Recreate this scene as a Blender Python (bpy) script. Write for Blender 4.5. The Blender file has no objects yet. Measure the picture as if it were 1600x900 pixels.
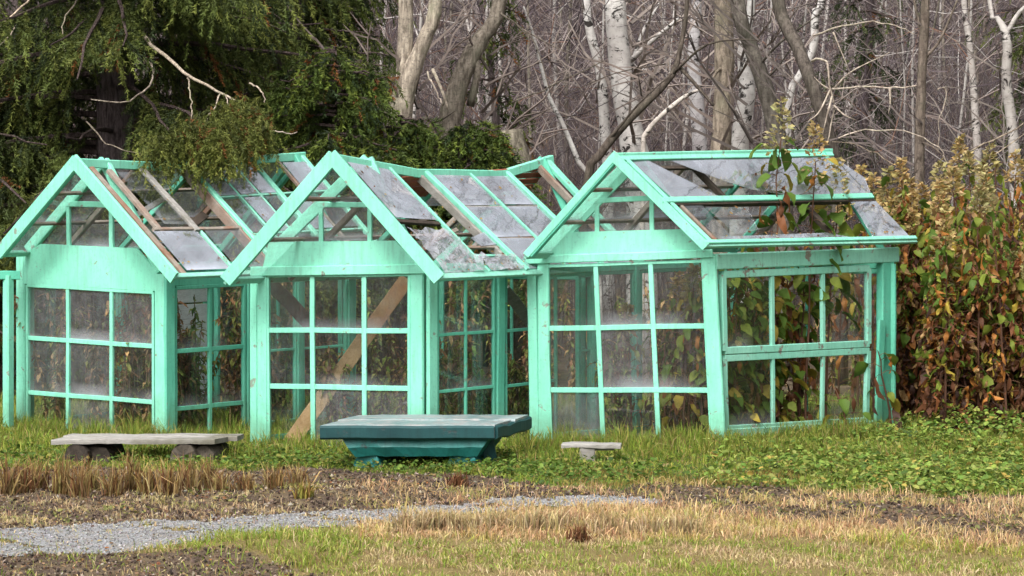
import bpy, math, random
import numpy as np
from mathutils import Vector, Matrix
random.seed(7); rng = np.random.default_rng(7)
R = math.radians
scene = bpy.context.scene
COL = scene.collection

# ------------------------------------------------------------------ camera, sky, sun, exposure
FPX, CAMZ, HOR = 4660.0, 2.4, 240.0
cam = bpy.data.cameras.new('camera'); camo = bpy.data.objects.new('camera', cam); COL.objects.link(camo)
camo.location = (0, 0, CAMZ); camo.rotation_euler = (R(90), 0, 0)
cam.sensor_width = 36.0; cam.lens = 36.0*FPX/1600; cam.shift_y = -(450-HOR)/1600.0
cam.clip_start = 0.1; cam.clip_end = 2000
scene.camera = camo

SUN_EL, SUN_AZ = R(50), R(205)      # azimuth clockwise from +Y: behind the camera, a little to the left
world = bpy.data.worlds.new('World'); scene.world = world; world.use_nodes = True
wn = world.node_tree.nodes; wl = world.node_tree.links; wn.clear()
sky = wn.new('ShaderNodeTexSky'); sky.sky_type = 'NISHITA'; sky.sun_disc = False
sky.sun_elevation = SUN_EL; sky.sun_rotation = SUN_AZ; sky.air_density = 1.0; sky.dust_density = 9.0; sky.ozone_density = 1.0
hs = wn.new('ShaderNodeHueSaturation'); hs.inputs['Saturation'].default_value = 0.16
bg = wn.new('ShaderNodeBackground'); bg.inputs['Strength'].default_value = 0.15
wo = wn.new('ShaderNodeOutputWorld')
wl.new(sky.outputs[0], hs.inputs['Color']); wl.new(hs.outputs[0], bg.inputs['Color']); wl.new(bg.outputs[0], wo.inputs['Surface'])
sun = bpy.data.lights.new('sun', 'SUN'); sun.energy = 1.1; sun.angle = R(14); sun.color = (1.0, 0.96, 0.9)
suno = bpy.data.objects.new('sun', sun); COL.objects.link(suno)
sd = Vector((math.sin(SUN_AZ)*math.cos(SUN_EL), math.cos(SUN_AZ)*math.cos(SUN_EL), math.sin(SUN_EL)))
suno.rotation_euler = sd.to_track_quat('Z', 'Y').to_euler(); suno.location = (0, -5, 20)

vs = scene.view_settings
vs.view_transform = 'Standard'; vs.look = 'None'; vs.exposure = 0.75; vs.gamma = 1.0; vs.use_curve_mapping = False
scene.render.engine = 'CYCLES'
cy = scene.cycles
cy.max_bounces = 10; cy.transparent_max_bounces = 24; cy.diffuse_bounces = 4; cy.glossy_bounces = 4
cy.use_denoising = True
cy.caustics_reflective = False; cy.caustics_refractive = False

# ------------------------------------------------------------------ helpers
def ray(px, py): return Vector(((px-800)/FPX, 1.0, -(py-HOR)/FPX))
def W(px, py, Y): return Vector((0, 0, CAMZ)) + ray(px, py)*Y
class Plane:
    def __init__(s, p, n): s.p = Vector(p); s.n = Vector(n).normalized()
    def on(s, px, py):
        d = ray(px, py); o = Vector((0, 0, CAMZ))
        return o + d*((s.p-o).dot(s.n)/d.dot(s.n))
def vplane(p, q):
    d = Vector(q)-Vector(p); d.z = 0
    n = Vector((d.y, -d.x, 0))
    return Plane(p, n)            # normal towards the camera when q lies to the right of p

class Acc:
    """collects triangles and quads (numpy) with an optional colour for each vertex"""
    def __init__(s): s.v = []; s.t = []; s.q = []; s.c = []; s.n = 0
    def add(s, v, t=None, q=None, c=None):
        v = np.asarray(v, float).reshape(-1, 3)
        if t is not None and len(t): s.t.append(np.asarray(t, np.int64).reshape(-1, 3)+s.n)
        if q is not None and len(q): s.q.append(np.asarray(q, np.int64).reshape(-1, 4)+s.n)
        s.v.append(v)
        if c is None: c = (1, 1, 1)
        c = np.asarray(c, float)
        s.c.append(np.broadcast_to(c, (len(v), 3)) if c.ndim == 1 else c)
        s.n += len(v)
    def mesh(s, name, mat=None, origin=(0, 0, 0), smooth=False):
        me = bpy.data.meshes.new(name)
        v = np.concatenate(s.v)-np.asarray(origin, float)
        t = np.concatenate(s.t) if s.t else np.zeros((0, 3), np.int64)
        q = np.concatenate(s.q) if s.q else np.zeros((0, 4), np.int64)
        me.vertices.add(len(v)); me.vertices.foreach_set('co', v.astype(np.float32).ravel())
        me.loops.add(t.size+q.size)
        me.loops.foreach_set('vertex_index', np.concatenate([t.ravel(), q.ravel()]).astype(np.int32))
        npol = len(t)+len(q); me.polygons.add(npol)
        tot = np.concatenate([np.full(len(t), 3), np.full(len(q), 4)]).astype(np.int32)
        st = np.concatenate([[0], np.cumsum(tot)[:-1]]).astype(np.int32)
        me.polygons.foreach_set('loop_start', st); me.polygons.foreach_set('loop_total', tot)
        me.polygons.foreach_set('use_smooth', np.full(npol, bool(smooth)))
        ca = me.attributes.new('Col', 'FLOAT_COLOR', 'POINT')
        c = np.concatenate(s.c); ca.data.foreach_set('color', np.column_stack([c, np.ones(len(c))]).astype(np.float32).ravel())
        me.update(calc_edges=True)
        if mat: me.materials.append(mat)
        return me
    def obj(s, name, mat, parent=None, smooth=False, origin=None):
        """one mesh object; vertices are given in world space"""
        if origin is None: origin = parent_origin(parent) if parent else (0, 0, 0)
        o = bpy.data.objects.new(name, s.mesh(name, mat, origin, smooth)); COL.objects.link(o)
        if parent: o.parent = parent
        o.location = Vector(origin) - (Vector(parent_origin(parent)) if parent else Vector((0, 0, 0)))
        return o
def parent_origin(p):
    o = Vector((0, 0, 0))
    while p: o += p.location; p = p.parent
    return o
def tag(o, label=None, cat=None, group=None, kind=None):
    if label: o['label'] = label
    if cat: o['category'] = cat
    if group: o['group'] = group
    if kind: o['kind'] = kind
    return o
def thing(name, loc, label, cat, group=None):
    o = bpy.data.objects.new(name, None); COL.objects.link(o); o.location = loc; o.empty_display_size = 0.2
    return tag(o, label, cat, group)

def tube(pts, rad, sides=6, cap=True):
    pts = np.asarray([tuple(p) for p in pts], float); n = len(pts)
    rad = np.broadcast_to(np.asarray(rad, float), (n,))
    tan = np.gradient(pts, axis=0); tan /= np.linalg.norm(tan, axis=1)[:, None]+1e-12
    ref = np.array([0, 0, 1.0]) if abs(tan[:, 2]).mean() < 0.8 else np.array([1.0, 0, 0])
    a = np.cross(tan, ref); a /= np.linalg.norm(a, axis=1)[:, None]+1e-12
    b = np.cross(tan, a)
    th = np.linspace(0, 2*np.pi, sides, endpoint=False)
    v = pts[:, None]+rad[:, None, None]*(np.cos(th)[None, :, None]*a[:, None]+np.sin(th)[None, :, None]*b[:, None])
    v = v.reshape(-1, 3)
    i = np.arange(n-1)[:, None]*sides; j = np.arange(sides)[None]; k = (j+1) % sides
    q = np.stack([i+j, i+k, i+sides+k, i+sides+j], -1).reshape(-1, 4)
    t = []
    if cap:
        c0 = len(v); v = np.vstack([v, pts[0], pts[-1]])
        for m in range(sides):
            t += [(c0, (m+1) % sides, m), (c0+1, (n-1)*sides+m, (n-1)*sides+(m+1) % sides)]
    return v, np.array(t).reshape(-1, 3), q
def smooth_path(ctrl, n):
    """Catmull-Rom through the control points"""
    c = np.asarray([tuple(p) for p in ctrl], float); c = np.vstack([2*c[0]-c[1], c, 2*c[-1]-c[-2]])
    out = []
    m = len(c)-3
    for s in np.linspace(0, m-1e-6, n):
        i = int(s); u = s-i; p0, p1, p2, p3 = c[i:i+4]
        out.append(0.5*((2*p1)+(-p0+p2)*u+(2*p0-5*p1+4*p2-p3)*u*u+(-p0+3*p1-3*p2+p3)*u**3))
    return np.array(out)

def bar_geo(p0, p1, w, t, n, seg=3, ch=0.12, jit=0.0015, off=0.0):
    """chamfered wooden bar from p0 to p1: w across (in the plane of normal n), t along n"""
    p0, p1, n = Vector(p0), Vector(p1), Vector(n).normalized()
    d = (p1-p0).normalized(); n = (n-d*n.dot(d)).normalized(); s = d.cross(n)
    c = min(w, t)*ch; hw, ht = w/2, t/2
    prof = [(hw-c, -ht), (hw, -ht+c), (hw, ht-c), (hw-c, ht), (-hw+c, ht), (-hw, ht-c), (-hw, -ht+c), (-hw+c, -ht)]
    vs_ = []
    for k in range(seg+1):
        c0 = p0.lerp(p1, k/seg)+n*off
        if 0 < k < seg: c0 = c0 + s*random.gauss(0, jit)+n*random.gauss(0, jit*.6)
        for a, b in prof: vs_.append(tuple(c0+s*a+n*b))
    q = []
    for k in range(seg):
        for j in range(8):
            a, b = k*8+j, k*8+(j+1) % 8
            q.append((a, b, b+8, a+8))
    t_ = []
    for base, rev in ((0, True), (seg*8, False)):
        for j in range(1, 7):
            tri = (base, base+j, base+j+1)
            t_.append(tri[::-1] if rev else tri)
    return vs_, t_, q
def bar(name, p0, p1, w, t, n, mat, parent, off=0.0, **k):
    a = Acc(); v, tt, q = bar_geo(p0, p1, w, t, n, off=off, **k); a.add(v, tt, q)
    return a.obj(name, mat, parent)
def slab_geo(poly, n, t, off=0.0):
    """flat polygon extruded by t along n (front face at off)"""
    n = Vector(n).normalized(); m = len(poly)
    f = [Vector(p)+n*off for p in poly]; b = [p-n*t for p in f]
    v = [tuple(p) for p in f+b]
    tri = [(0, i, i+1) for i in range(1, m-1)]+[(m, m+i+1, m+i) for i in range(1, m-1)]
    q = [(i, m+i, m+(i+1) % m, (i+1) % m) for i in range(m)]
    return v, tri, q
def slab(name, poly, n, t, mat, parent, off=0.0):
    a = Acc(); v, tt, q = slab_geo(poly, n, t, off); a.add(v, tt, q)
    return a.obj(name, mat, parent)

# ------------------------------------------------------------------ materials
def newmat(name):
    m = bpy.data.materials.new(name); m.use_nodes = True
    nt = m.node_tree; nt.nodes.clear()
    out = nt.nodes.new('ShaderNodeOutputMaterial')
    return m, nt, out
def N(nt, t, **kw):
    n = nt.nodes.new(t)
    for k, v in kw.items():
        if hasattr(n, k): setattr(n, k, v)
        else: n.inputs[k.replace('_', ' ')].default_value = v
    return n
def ramp(nt, fac, stops):
    r = nt.nodes.new('ShaderNodeValToRGB'); e = r.color_ramp.elements
    while len(e) < len(stops): e.new(0.5)
    for el, (p, c) in zip(e, stops): el.position = p; el.color = (*c, 1) if len(c) == 3 else c
    nt.links.new(fac, r.inputs[0]); return r.outputs[0]
def g(v): return (v, v, v)
def noise(nt, vec, scale, detail=4, rough=0.55, dist=0.0):
    n = nt.nodes.new('ShaderNodeTexNoise'); n.inputs['Scale'].default_value = scale
    n.inputs['Detail'].default_value = detail; n.inputs['Roughness'].default_value = rough; n.inputs['Distortion'].default_value = dist
    if vec: nt.links.new(vec, n.inputs['Vector'])
    return n.outputs['Fac']
def coords(nt, scale=(1, 1, 1), kind='Object'):
    tc = nt.nodes.new('ShaderNodeTexCoord'); mp = nt.nodes.new('ShaderNodeMapping'); mp.inputs['Scale'].default_value = scale
    nt.links.new(tc.outputs[kind], mp.inputs['Vector']); return mp.outputs[0]
def mix(nt, fac, a, b, mode='MIX'):
    m = nt.nodes.new('ShaderNodeMix'); m.data_type = 'RGBA'; m.blend_type = mode
    for sock, val in ((m.inputs[0], fac), (m.inputs[6], a), (m.inputs[7], b)):
        if hasattr(val, 'links') or hasattr(val, 'is_linked'): nt.links.new(val, sock)
        else: sock.default_value = val if isinstance(val, (int, float)) else (*val, 1)
    return m.outputs[2]
def math_(nt, op, a, b=0.0, clamp=False):
    m = nt.nodes.new('ShaderNodeMath'); m.operation = op; m.use_clamp = clamp
    for i, v in enumerate((a, b)):
        if isinstance(v, (int, float)): m.inputs[i].default_value = v
        else: nt.links.new(v, m.inputs[i])
    return m.outputs[0]
def principled(nt, out, col, rough=0.7, bump=None, bstr=0.3, bdist=0.01, spec=0.3):
    p = nt.nodes.new('ShaderNodeBsdfPrincipled')
    if isinstance(col, tuple): p.inputs['Base Color'].default_value = (*col, 1)
    else: nt.links.new(col, p.inputs['Base Color'])
    if isinstance(rough, (int, float)): p.inputs['Roughness'].default_value = rough
    else: nt.links.new(rough, p.inputs['Roughness'])
    p.inputs['Specular IOR Level'].default_value = spec
    if bump is not None:
        b = nt.nodes.new('ShaderNodeBump'); b.inputs['Strength'].default_value = bstr; b.inputs['Distance'].default_value = bdist
        nt.links.new(bump, b.inputs['Height']); nt.links.new(b.outputs[0], p.inputs['Normal'])
    nt.links.new(p.outputs[0], out.inputs['Surface']); return p

def paint(name, base, light, wear, wood=(0.28, 0.25, 0.21), wlo=0.62, whi=0.68, algae=0.75):
    """old oil paint: uneven tint, drips, flaked patches showing grey wood"""
    m, nt, out = newmat(name)
    v = coords(nt); v2 = coords(nt, (14, 14, 2.2))
    n1 = noise(nt, v, 2.2, 3); n2 = noise(nt, v2, 3.0, 5); n3 = noise(nt, v, 9.0, 6, 0.65, 0.4); n4 = noise(nt, v, 38, 4, 0.6)
    c = mix(nt, ramp(nt, n1, [(0.3, g(0)), (0.7, g(1))]), base, light)
    c = mix(nt, ramp(nt, n2, [(0.45, g(0)), (0.75, g(0.35))]), c, tuple(x*0.72 for x in base))
    grime = ramp(nt, n4, [(0.55, g(0)), (0.8, g(0.45))])
    c = mix(nt, grime, c, tuple(x*0.42+0.006 for x in base))
    n6 = noise(nt, coords(nt, (9, 9, 0.9)), 2.4, 5, 0.7)
    c = mix(nt, ramp(nt, n6, [(0.52, g(0)), (0.74, g(0.5))]), c, tuple(x*0.55 for x in (base[0]*1.2, base[1]*.95, base[2]*.85)))
    n7 = noise(nt, v, 60, 3, 0.6); c = mix(nt, ramp(nt, n7, [(0.68, g(0)), (0.74, g(0.6))]), c, tuple(x*0.2+0.01 for x in base))
    sz = nt.nodes.new('ShaderNodeSeparateXYZ'); nt.links.new(v, sz.inputs[0])
    damp = ramp(nt, math_(nt, 'ADD', sz.outputs['Z'], math_(nt, 'MULTIPLY', n3, 0.5)), [(0.25, g(algae)), (0.62, g(0))])
    c = mix(nt, damp, c, (0.10, 0.20, 0.11))
    wm = ramp(nt, n3, [(wlo, g(0)), (whi, g(wear))])
    c = mix(nt, wm, c, mix(nt, n2, wood, tuple(x*0.45 for x in wood)))
    h = math_(nt, 'SUBTRACT', n2, math_(nt, 'MULTIPLY', wm, 0.8))
    principled(nt, out, c, ramp(nt, n1, [(0.2, g(0.42)), (0.8, g(0.6))]), h, 0.35, 0.006, 0.4)
    return m
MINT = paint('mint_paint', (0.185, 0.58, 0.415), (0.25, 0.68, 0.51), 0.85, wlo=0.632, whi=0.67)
MINTSHADE = paint('shaded_mint_paint', (0.09, 0.43, 0.30), (0.14, 0.52, 0.37), 0.7, wlo=0.63, whi=0.68)  # same mint, darkened: shade of side and inner faces put into the colour
MINTW = paint('flaking_mint_paint', (0.20, 0.54, 0.41), (0.29, 0.62, 0.49), 1.0, wlo=0.59, whi=0.64)
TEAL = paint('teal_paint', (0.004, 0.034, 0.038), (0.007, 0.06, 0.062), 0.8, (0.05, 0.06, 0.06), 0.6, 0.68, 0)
TEALB = paint('bright_teal_paint', (0.008, 0.10, 0.095), (0.013, 0.155, 0.14), 0.8, (0.04, 0.05, 0.05), 0.6, 0.68, 0)
TEALTOP = paint('worn_teal_top_paint', (0.10, 0.165, 0.17), (0.29, 0.35, 0.355), 0.9, (0.36, 0.35, 0.34), 0.47, 0.6, 0)
def wood(name, a, b, c3=None, sc=(3, 3, 3)):
    m, nt, out = newmat(name)
    v = coords(nt, sc); n1 = noise(nt, v, 5, 5, 0.6, 0.6); n2 = noise(nt, v, 26, 4, 0.7); n3 = noise(nt, coords(nt), 2.5, 3)
    c = mix(nt, ramp(nt, n1, [(0.3, g(0)), (0.7, g(1))]), a, b)
    if c3: c = mix(nt, ramp(nt, n3, [(0.5, g(0)), (0.65, g(1))]), c, c3)
    c = mix(nt, ramp(nt, n2, [(0.5, g(0)), (0.8, g(0.7))]), c, tuple(x*0.4 for x in a))
    principled(nt, out, c, 0.85, n2, 0.5, 0.006, 0.15)
    return m
GREYWOOD = wood('grey_weathered_wood', (0.21, 0.195, 0.18), (0.37, 0.355, 0.33), (0.16, 0.15, 0.12), sc=(1, 6, 6))
PALEWOOD = wood('pale_old_wood', (0.20, 0.165, 0.135), (0.33, 0.29, 0.25), (0.24, 0.13, 0.09))
TANWOOD = wood('tan_raw_wood', (0.30, 0.195, 0.095), (0.43, 0.30, 0.17), (0.33, 0.15, 0.055))
DARKWOOD = wood('dark_wet_wood', (0.035, 0.028, 0.024), (0.09, 0.07, 0.055))
REDWOOD = wood('red_brown_board', (0.22, 0.06, 0.035), (0.33, 0.13, 0.085))
LOGWOOD = wood('dark_log', (0.02, 0.016, 0.014), (0.06, 0.048, 0.038), (0.09, 0.075, 0.06))
WHITEBOARD = wood('grey_white_siding', (0.46, 0.47, 0.48), (0.58, 0.59, 0.60), sc=(1, 1, 5))

def glass(name, refl, dirt, dcol=(0.50, 0.50, 0.54), rough=0.02, lo=0.5, hi=0.75, tint=(0.965, 0.98, 0.975), veil=0.10, extra=0.09, nsc=13, nr=0.72):
    """window glass with grime: mirror of the surroundings by Fresnel, see-through, cloudy patches and damp lower edge"""
    m, nt, out = newmat(name)
    fr = nt.nodes.new('ShaderNodeLayerWeight'); fr.inputs['Blend'].default_value = 0.5
    fac = math_(nt, 'ADD', math_(nt, 'MULTIPLY', math_(nt, 'POWER', fr.outputs['Facing'], 5.0), 0.96), 0.04)
    fac = math_(nt, 'MULTIPLY', fac, refl, True)
    gl = nt.nodes.new('ShaderNodeBsdfGlossy'); gl.inputs['Roughness'].default_value = rough; gl.inputs['Color'].default_value = (0.96, 0.97, 1, 1)
    v0 = coords(nt)
    b = nt.nodes.new('ShaderNodeBump'); b.inputs['Strength'].default_value = 0.05; b.inputs['Distance'].default_value = 0.01
    nt.links.new(noise(nt, v0, 6, 2), b.inputs['Height']); nt.links.new(b.outputs[0], gl.inputs['Normal'])
    tr = nt.nodes.new('ShaderNodeBsdfTransparent'); tr.inputs[0].default_value = (*tint, 1)
    m1 = nt.nodes.new('ShaderNodeMixShader'); nt.links.new(fac, m1.inputs[0]); nt.links.new(tr.outputs[0], m1.inputs[1]); nt.links.new(gl.outputs[0], m1.inputs[2])
    df = nt.nodes.new('ShaderNodeBsdfDiffuse'); df.inputs[0].default_value = (*dcol, 1)
    tl = nt.nodes.new('ShaderNodeBsdfTranslucent'); tl.inputs[0].default_value = (*dcol, 1)
    m2 = nt.nodes.new('ShaderNodeMixShader'); m2.inputs[0].default_value = 0.45
    nt.links.new(df.outputs[0], m2.inputs[1]); nt.links.new(tl.outputs[0], m2.inputs[2])
    n1 = noise(nt, v0, nsc, 5, nr, 0.2); n2 = noise(nt, coords(nt, (26, 26, 2.5)), 2, 4, 0.65); n0 = noise(nt, v0, 2.0, 2)
    tc = nt.nodes.new('ShaderNodeTexCoord'); sx = nt.nodes.new('ShaderNodeSeparateXYZ'); nt.links.new(tc.outputs['Generated'], sx.inputs[0])
    low = ramp(nt, sx.outputs['Z'], [(0.0, g(1.0)), (0.08, g(0.45)), (0.26, g(0))])
    top_ = ramp(nt, sx.outputs['Z'], [(0.88, g(0)), (1.0, g(0.35))])
    d = math_(nt, 'ADD', ramp(nt, n1, [(lo, g(veil)), (hi, g(veil+extra))]), math_(nt, 'MULTIPLY', math_(nt, 'ADD', low, top_), ramp(nt, n0, [(0.40, g(0.05)), (0.65, g(1))])), True)
    d = math_(nt, 'ADD', d, ramp(nt, n2, [(0.5, g(0)), (0.85, g(0.14))]), True)
    d = math_(nt, 'MULTIPLY', d, dirt, True)
    m3 = nt.nodes.new('ShaderNodeMixShader'); nt.links.new(d, m3.inputs[0]); nt.links.new(m1.outputs[0], m3.inputs[1]); nt.links.new(m2.outputs[0], m3.inputs[2])
    nt.links.new(m3.outputs[0], out.inputs['Surface'])
    return m
GLASS = glass('window_glass', 1.0, 0.6, veil=0.03, extra=0.06)
GLASSD = glass('cloudy_window_glass', 1.2, 0.8, lo=0.42, hi=0.75, veil=0.08, extra=0.12)
GLASSC = glass('clear_window_glass', 0.9, 0.4, veil=0.012, extra=0.04)
GLASSR = glass('roof_glass', 8.0, 0.8, (0.70, 0.73, 0.84), lo=0.40, hi=0.72, veil=0.12, extra=0.34, nsc=4.5, nr=0.6)  # mirror boosted; besides grime, the pale lilac veil paints in sky sheen
GLASSK = glass('dark_roof_glass', 2.6, 0.35, (0.5, 0.52, 0.55), veil=0.03)
def film():
    m, nt, out = newmat('crumpled_film')
    v = coords(nt); n1 = noise(nt, v, 7, 6, 0.7, 1.0); n2 = noise(nt, v, 18, 5, 0.7, 0.8)
    b = nt.nodes.new('ShaderNodeBump'); b.inputs['Strength'].default_value = 0.9; b.inputs['Distance'].default_value = 0.05; nt.links.new(n1, b.inputs['Height'])
    p = nt.nodes.new('ShaderNodeBsdfPrincipled'); p.inputs['Base Color'].default_value = (0.42, 0.43, 0.48, 1); p.inputs['Roughness'].default_value = 0.12
    p.inputs['Specular IOR Level'].default_value = 0.8; nt.links.new(b.outputs[0], p.inputs['Normal'])
    tr = nt.nodes.new('ShaderNodeBsdfTransparent'); ms = nt.nodes.new('ShaderNodeMixShader')
    nt.links.new(ramp(nt, n2, [(0.38, g(0.25)), (0.65, g(0.85))]), ms.inputs[0]); nt.links.new(tr.outputs[0], ms.inputs[1]); nt.links.new(p.outputs[0], ms.inputs[2])
    nt.links.new(ms.outputs[0], out.inputs['Surface']); return m
FILM = film()
def foliage(name, rough=0.6, trans=0.35, spec=0.25, nsc=30):
    """leaf: colour from the per-leaf tint, thin and slightly see-through"""
    m, nt, out = newmat(name)
    at = nt.nodes.new('ShaderNodeAttribute'); at.attribute_name = 'Col'
    oi = nt.nodes.new('ShaderNodeObjectInfo')
    n1 = noise(nt, coords(nt), nsc, 3)
    c = mix(nt, ramp(nt, n1, [(0.35, g(0)), (0.7, g(0.5))]), at.outputs['Color'], mix(nt, 1.0, at.outputs['Color'], (0.55, 0.45, 0.35), 'MULTIPLY'))
    p = nt.nodes.new('ShaderNodeBsdfPrincipled'); nt.links.new(c, p.inputs['Base Color']); p.inputs['Roughness'].default_value = rough; p.inputs['Specular IOR Level'].default_value = spec
    tl = nt.nodes.new('ShaderNodeBsdfTranslucent'); nt.links.new(c, tl.inputs[0])
    ms = nt.nodes.new('ShaderNodeMixShader'); ms.inputs[0].default_value = trans
    nt.links.new(p.outputs[0], ms.inputs[1]); nt.links.new(tl.outputs[0], ms.inputs[2]); nt.links.new(ms.outputs[0], out.inputs['Surface'])
    return m
LEAF = foliage('leaf'); NEEDLE = foliage('spruce_needles', 0.65, 0.15, 0.2, 8); GRASSM = foliage('grass_blades', 0.65, 0.3, 0.2, 12)
def bark(name, kind):
    m, nt, out = newmat(name)
    v = coords(nt); at = nt.nodes.new('ShaderNodeAttribute'); at.attribute_name = 'Col'
    if kind == 'birch':
        n1 = noise(nt, coords(nt, (1.0, 1.0, 1.5)), 5.5, 5, 0.7, 0.8); n2 = noise(nt, coords(nt, (3, 3, 22)), 3.0, 4, 0.65, 0.5); n3 = noise(nt, v, 1.6, 3); n5 = noise(nt, v, 14, 4)
        c = mix(nt, ramp(nt, n3, [(0.35, g(0)), (0.65, g(1))]), (0.62, 0.60, 0.57), (0.36, 0.33, 0.31))
        c = mix(nt, ramp(nt, n5, [(0.45, g(0)), (0.7, g(0.6))]), c, (0.22, 0.20, 0.19))
        c = mix(nt, ramp(nt, n2, [(0.58, g(0)), (0.68, g(0.6))]), c, (0.10, 0.085, 0.075))
        c = mix(nt, ramp(nt, n1, [(0.55, g(0)), (0.60, g(1))]), c, (0.028, 0.024, 0.022))
        c = mix(nt, 1.0, c, at.outputs['Color'], 'MULTIPLY')
        principled(nt, out, c, 0.8, n1, 0.4, 0.02, 0.15)
    elif kind == 'grey':
        n1 = noise(nt, coords(nt, (5, 5, 1.2)), 5, 5, 0.65, 0.4); n2 = noise(nt, v, 4, 3)
        c = mix(nt, ramp(nt, n1, [(0.35, g(0)), (0.7, g(1))]), (0.10, 0.085, 0.07), (0.36, 0.32, 0.27))
        n9 = noise(nt, coords(nt, (3, 3, 5)), 9, 5, 0.7); c = mix(nt, ramp(nt, n9, [(0.5, g(0)), (0.68, g(0.75))]), c, (0.07, 0.06, 0.055))
        c = mix(nt, ramp(nt, n2, [(0.5, g(0)), (0.7, g(0.5))]), c, (0.16, 0.17, 0.12))
        c = mix(nt, 1.0, c, at.outputs['Color'], 'MULTIPLY')
        principled(nt, out, c, 0.9, n1, 0.7, 0.03, 0.1)
    else:
        n1 = noise(nt, coords(nt, (6, 6, 1.4)), 5, 5, 0.7, 0.6); n2 = noise(nt, v, 3, 3)
        c = mix(nt, ramp(nt, n1, [(0.35, g(0)), (0.7, g(1))]), (0.045, 0.034, 0.034), (0.19, 0.15, 0.15))
        c = mix(nt, ramp(nt, n2, [(0.5, g(0)), (0.75, g(0.5))]), c, (0.14, 0.12, 0.10))
        c = mix(nt, 1.0, c, at.outputs['Color'], 'MULTIPLY')
        principled(nt, out, c, 0.92, n1, 1.0, 0.05, 0.1)
    return m
BIRCH = bark('birch_bark', 'birch'); GREYBARK = bark('grey_bark', 'grey'); DARKBARK = bark('spruce_bark', 'dark')
def plain(name, rough=0.85):
    m, nt, out = newmat(name)
    at = nt.nodes.new('ShaderNodeAttribute'); at.attribute_name = 'Col'
    n1 = noise(nt, coords(nt), 9, 3)
    c = mix(nt, ramp(nt, n1, [(0.3, g(0)), (0.75, g(0.6))]), at.outputs['Color'], mix(nt, 1.0, at.outputs['Color'], g(0.5), 'MULTIPLY'))
    principled(nt, out, c, rough, None, spec=0.15); return m
TWIG = plain('twigs'); STONE = plain('gravel_stones', 0.8)
def jit_col(base, n, dv=0.25, dh=0.08):
    b = np.asarray(base, float)[None]*(1+dv*rng.uniform(-1, 1, (n, 1)))*(1+dh*rng.uniform(-1, 1, (n, 3)))
    return np.clip(b, 0.003, 0.9)
# ------------------------------------------------------------------ ground
def to_px(x, Y): return 800+FPX*x/np.maximum(Y, 0.5), HOR+CAMZ*FPX/np.maximum(Y, 0.5)
def curve(px, pts): return np.interp(px, [p[0] for p in pts], [p[1] for p in pts])
LAWN_B = [(-400, 733), (0, 735), (480, 735), (750, 743), (960, 772), (1100, 768), (1350, 772), (1600, 778), (2000, 780)]
PATH_T = [(-400, 834), (0, 827), (300, 815), (420, 803), (600, 795), (800, 785), (1000, 779), (1045, 782)]
PATH_B = [(-400, 878), (0, 868), (200, 863), (330, 850), (420, 833), (600, 817), (750, 803), (850, 795), (1000, 788), (1045, 783)]
BED_B = [(1000, 790), (1100, 800), (1300, 815), (1450, 835), (1600, 850), (2000, 870)]
def wob(x, y, s=1.0):
    return (np.sin(x*2.3*s+1.1)*np.cos(y*1.9*s+.3)+.6*np.sin(x*5.1*s+y*3.7*s)+.4*np.cos(x*9.3*s-y*7.7*s+2))/2
def zones(x, Y):
    """weights of lawn, bed soil, path, straw at a place on the ground"""
    px, py = to_px(x, Y)
    j = wob(x, Y, 1.6)*6+wob(x+9, Y-4, 4.5)*4+wob(x*11, Y*10+2, 1.0)*3
    lawn = (py+j < curve(px, LAWN_B)) & (Y < 29.5)
    path = (px < 1045) & (py+j*.6 > curve(px, PATH_T)) & (py+j*.6 < curve(px, PATH_B))
    path = path & ~(wob(x*1.3+3, Y*2.6)+.55*wob(x*5+1, Y*6) > .72+.25*wob(x*14, Y*13))
    bedA = (px < 1045) & ~lawn & ~path & (py+j <= curve(px, PATH_T)+4)
    bedB = (px >= 1000) & ~lawn & (py+j < curve(px, BED_B)) & ~path
    low = ~lawn & ~path & ~bedA & ~bedB & (Y < 29)
    litter = low & (px+10*j < 480-(900-py)*5.0) & (py > 866)
    straw = low & ~litter
    return lawn, path, bedA, bedB, straw, litter
def height(x, Y):
    x = np.asarray(x, float); Y = np.asarray(Y, float)
    z = 0.8*np.clip((15-Y)/15, 0, 1.3)
    h = np.clip(Y-33, 0, None); z = z+0.115*h*h/(h+14)
    z = z+0.012*wob(x, Y, 1.0)*(Y > 12)+0.10*wob(x*.12, Y*.12)*np.clip((Y-30)/10, 0, 1)
    px, py = to_px(x, Y)
    # low mounds of the flower beds
    z = z+0.07*np.exp(-((x+1.45)/.55)**2-((Y-17.9)/.45)**2)
    z = z+0.055*np.exp(-((Y-21.0-0.25*x*.2)/.45)**2)*np.clip((3.0-x)/1.5, 0, 1)*(0.7+.5*wob(x, Y, 1.3))
    z = z+0.05*np.exp(-((Y-20.0)/.5)**2)*np.clip((x-1.0)/1.0, 0, 1)*(0.7+.5*wob(x+3, Y, 1.3))
    return z
def hz(x, Y): return float(height(x, Y))

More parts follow.
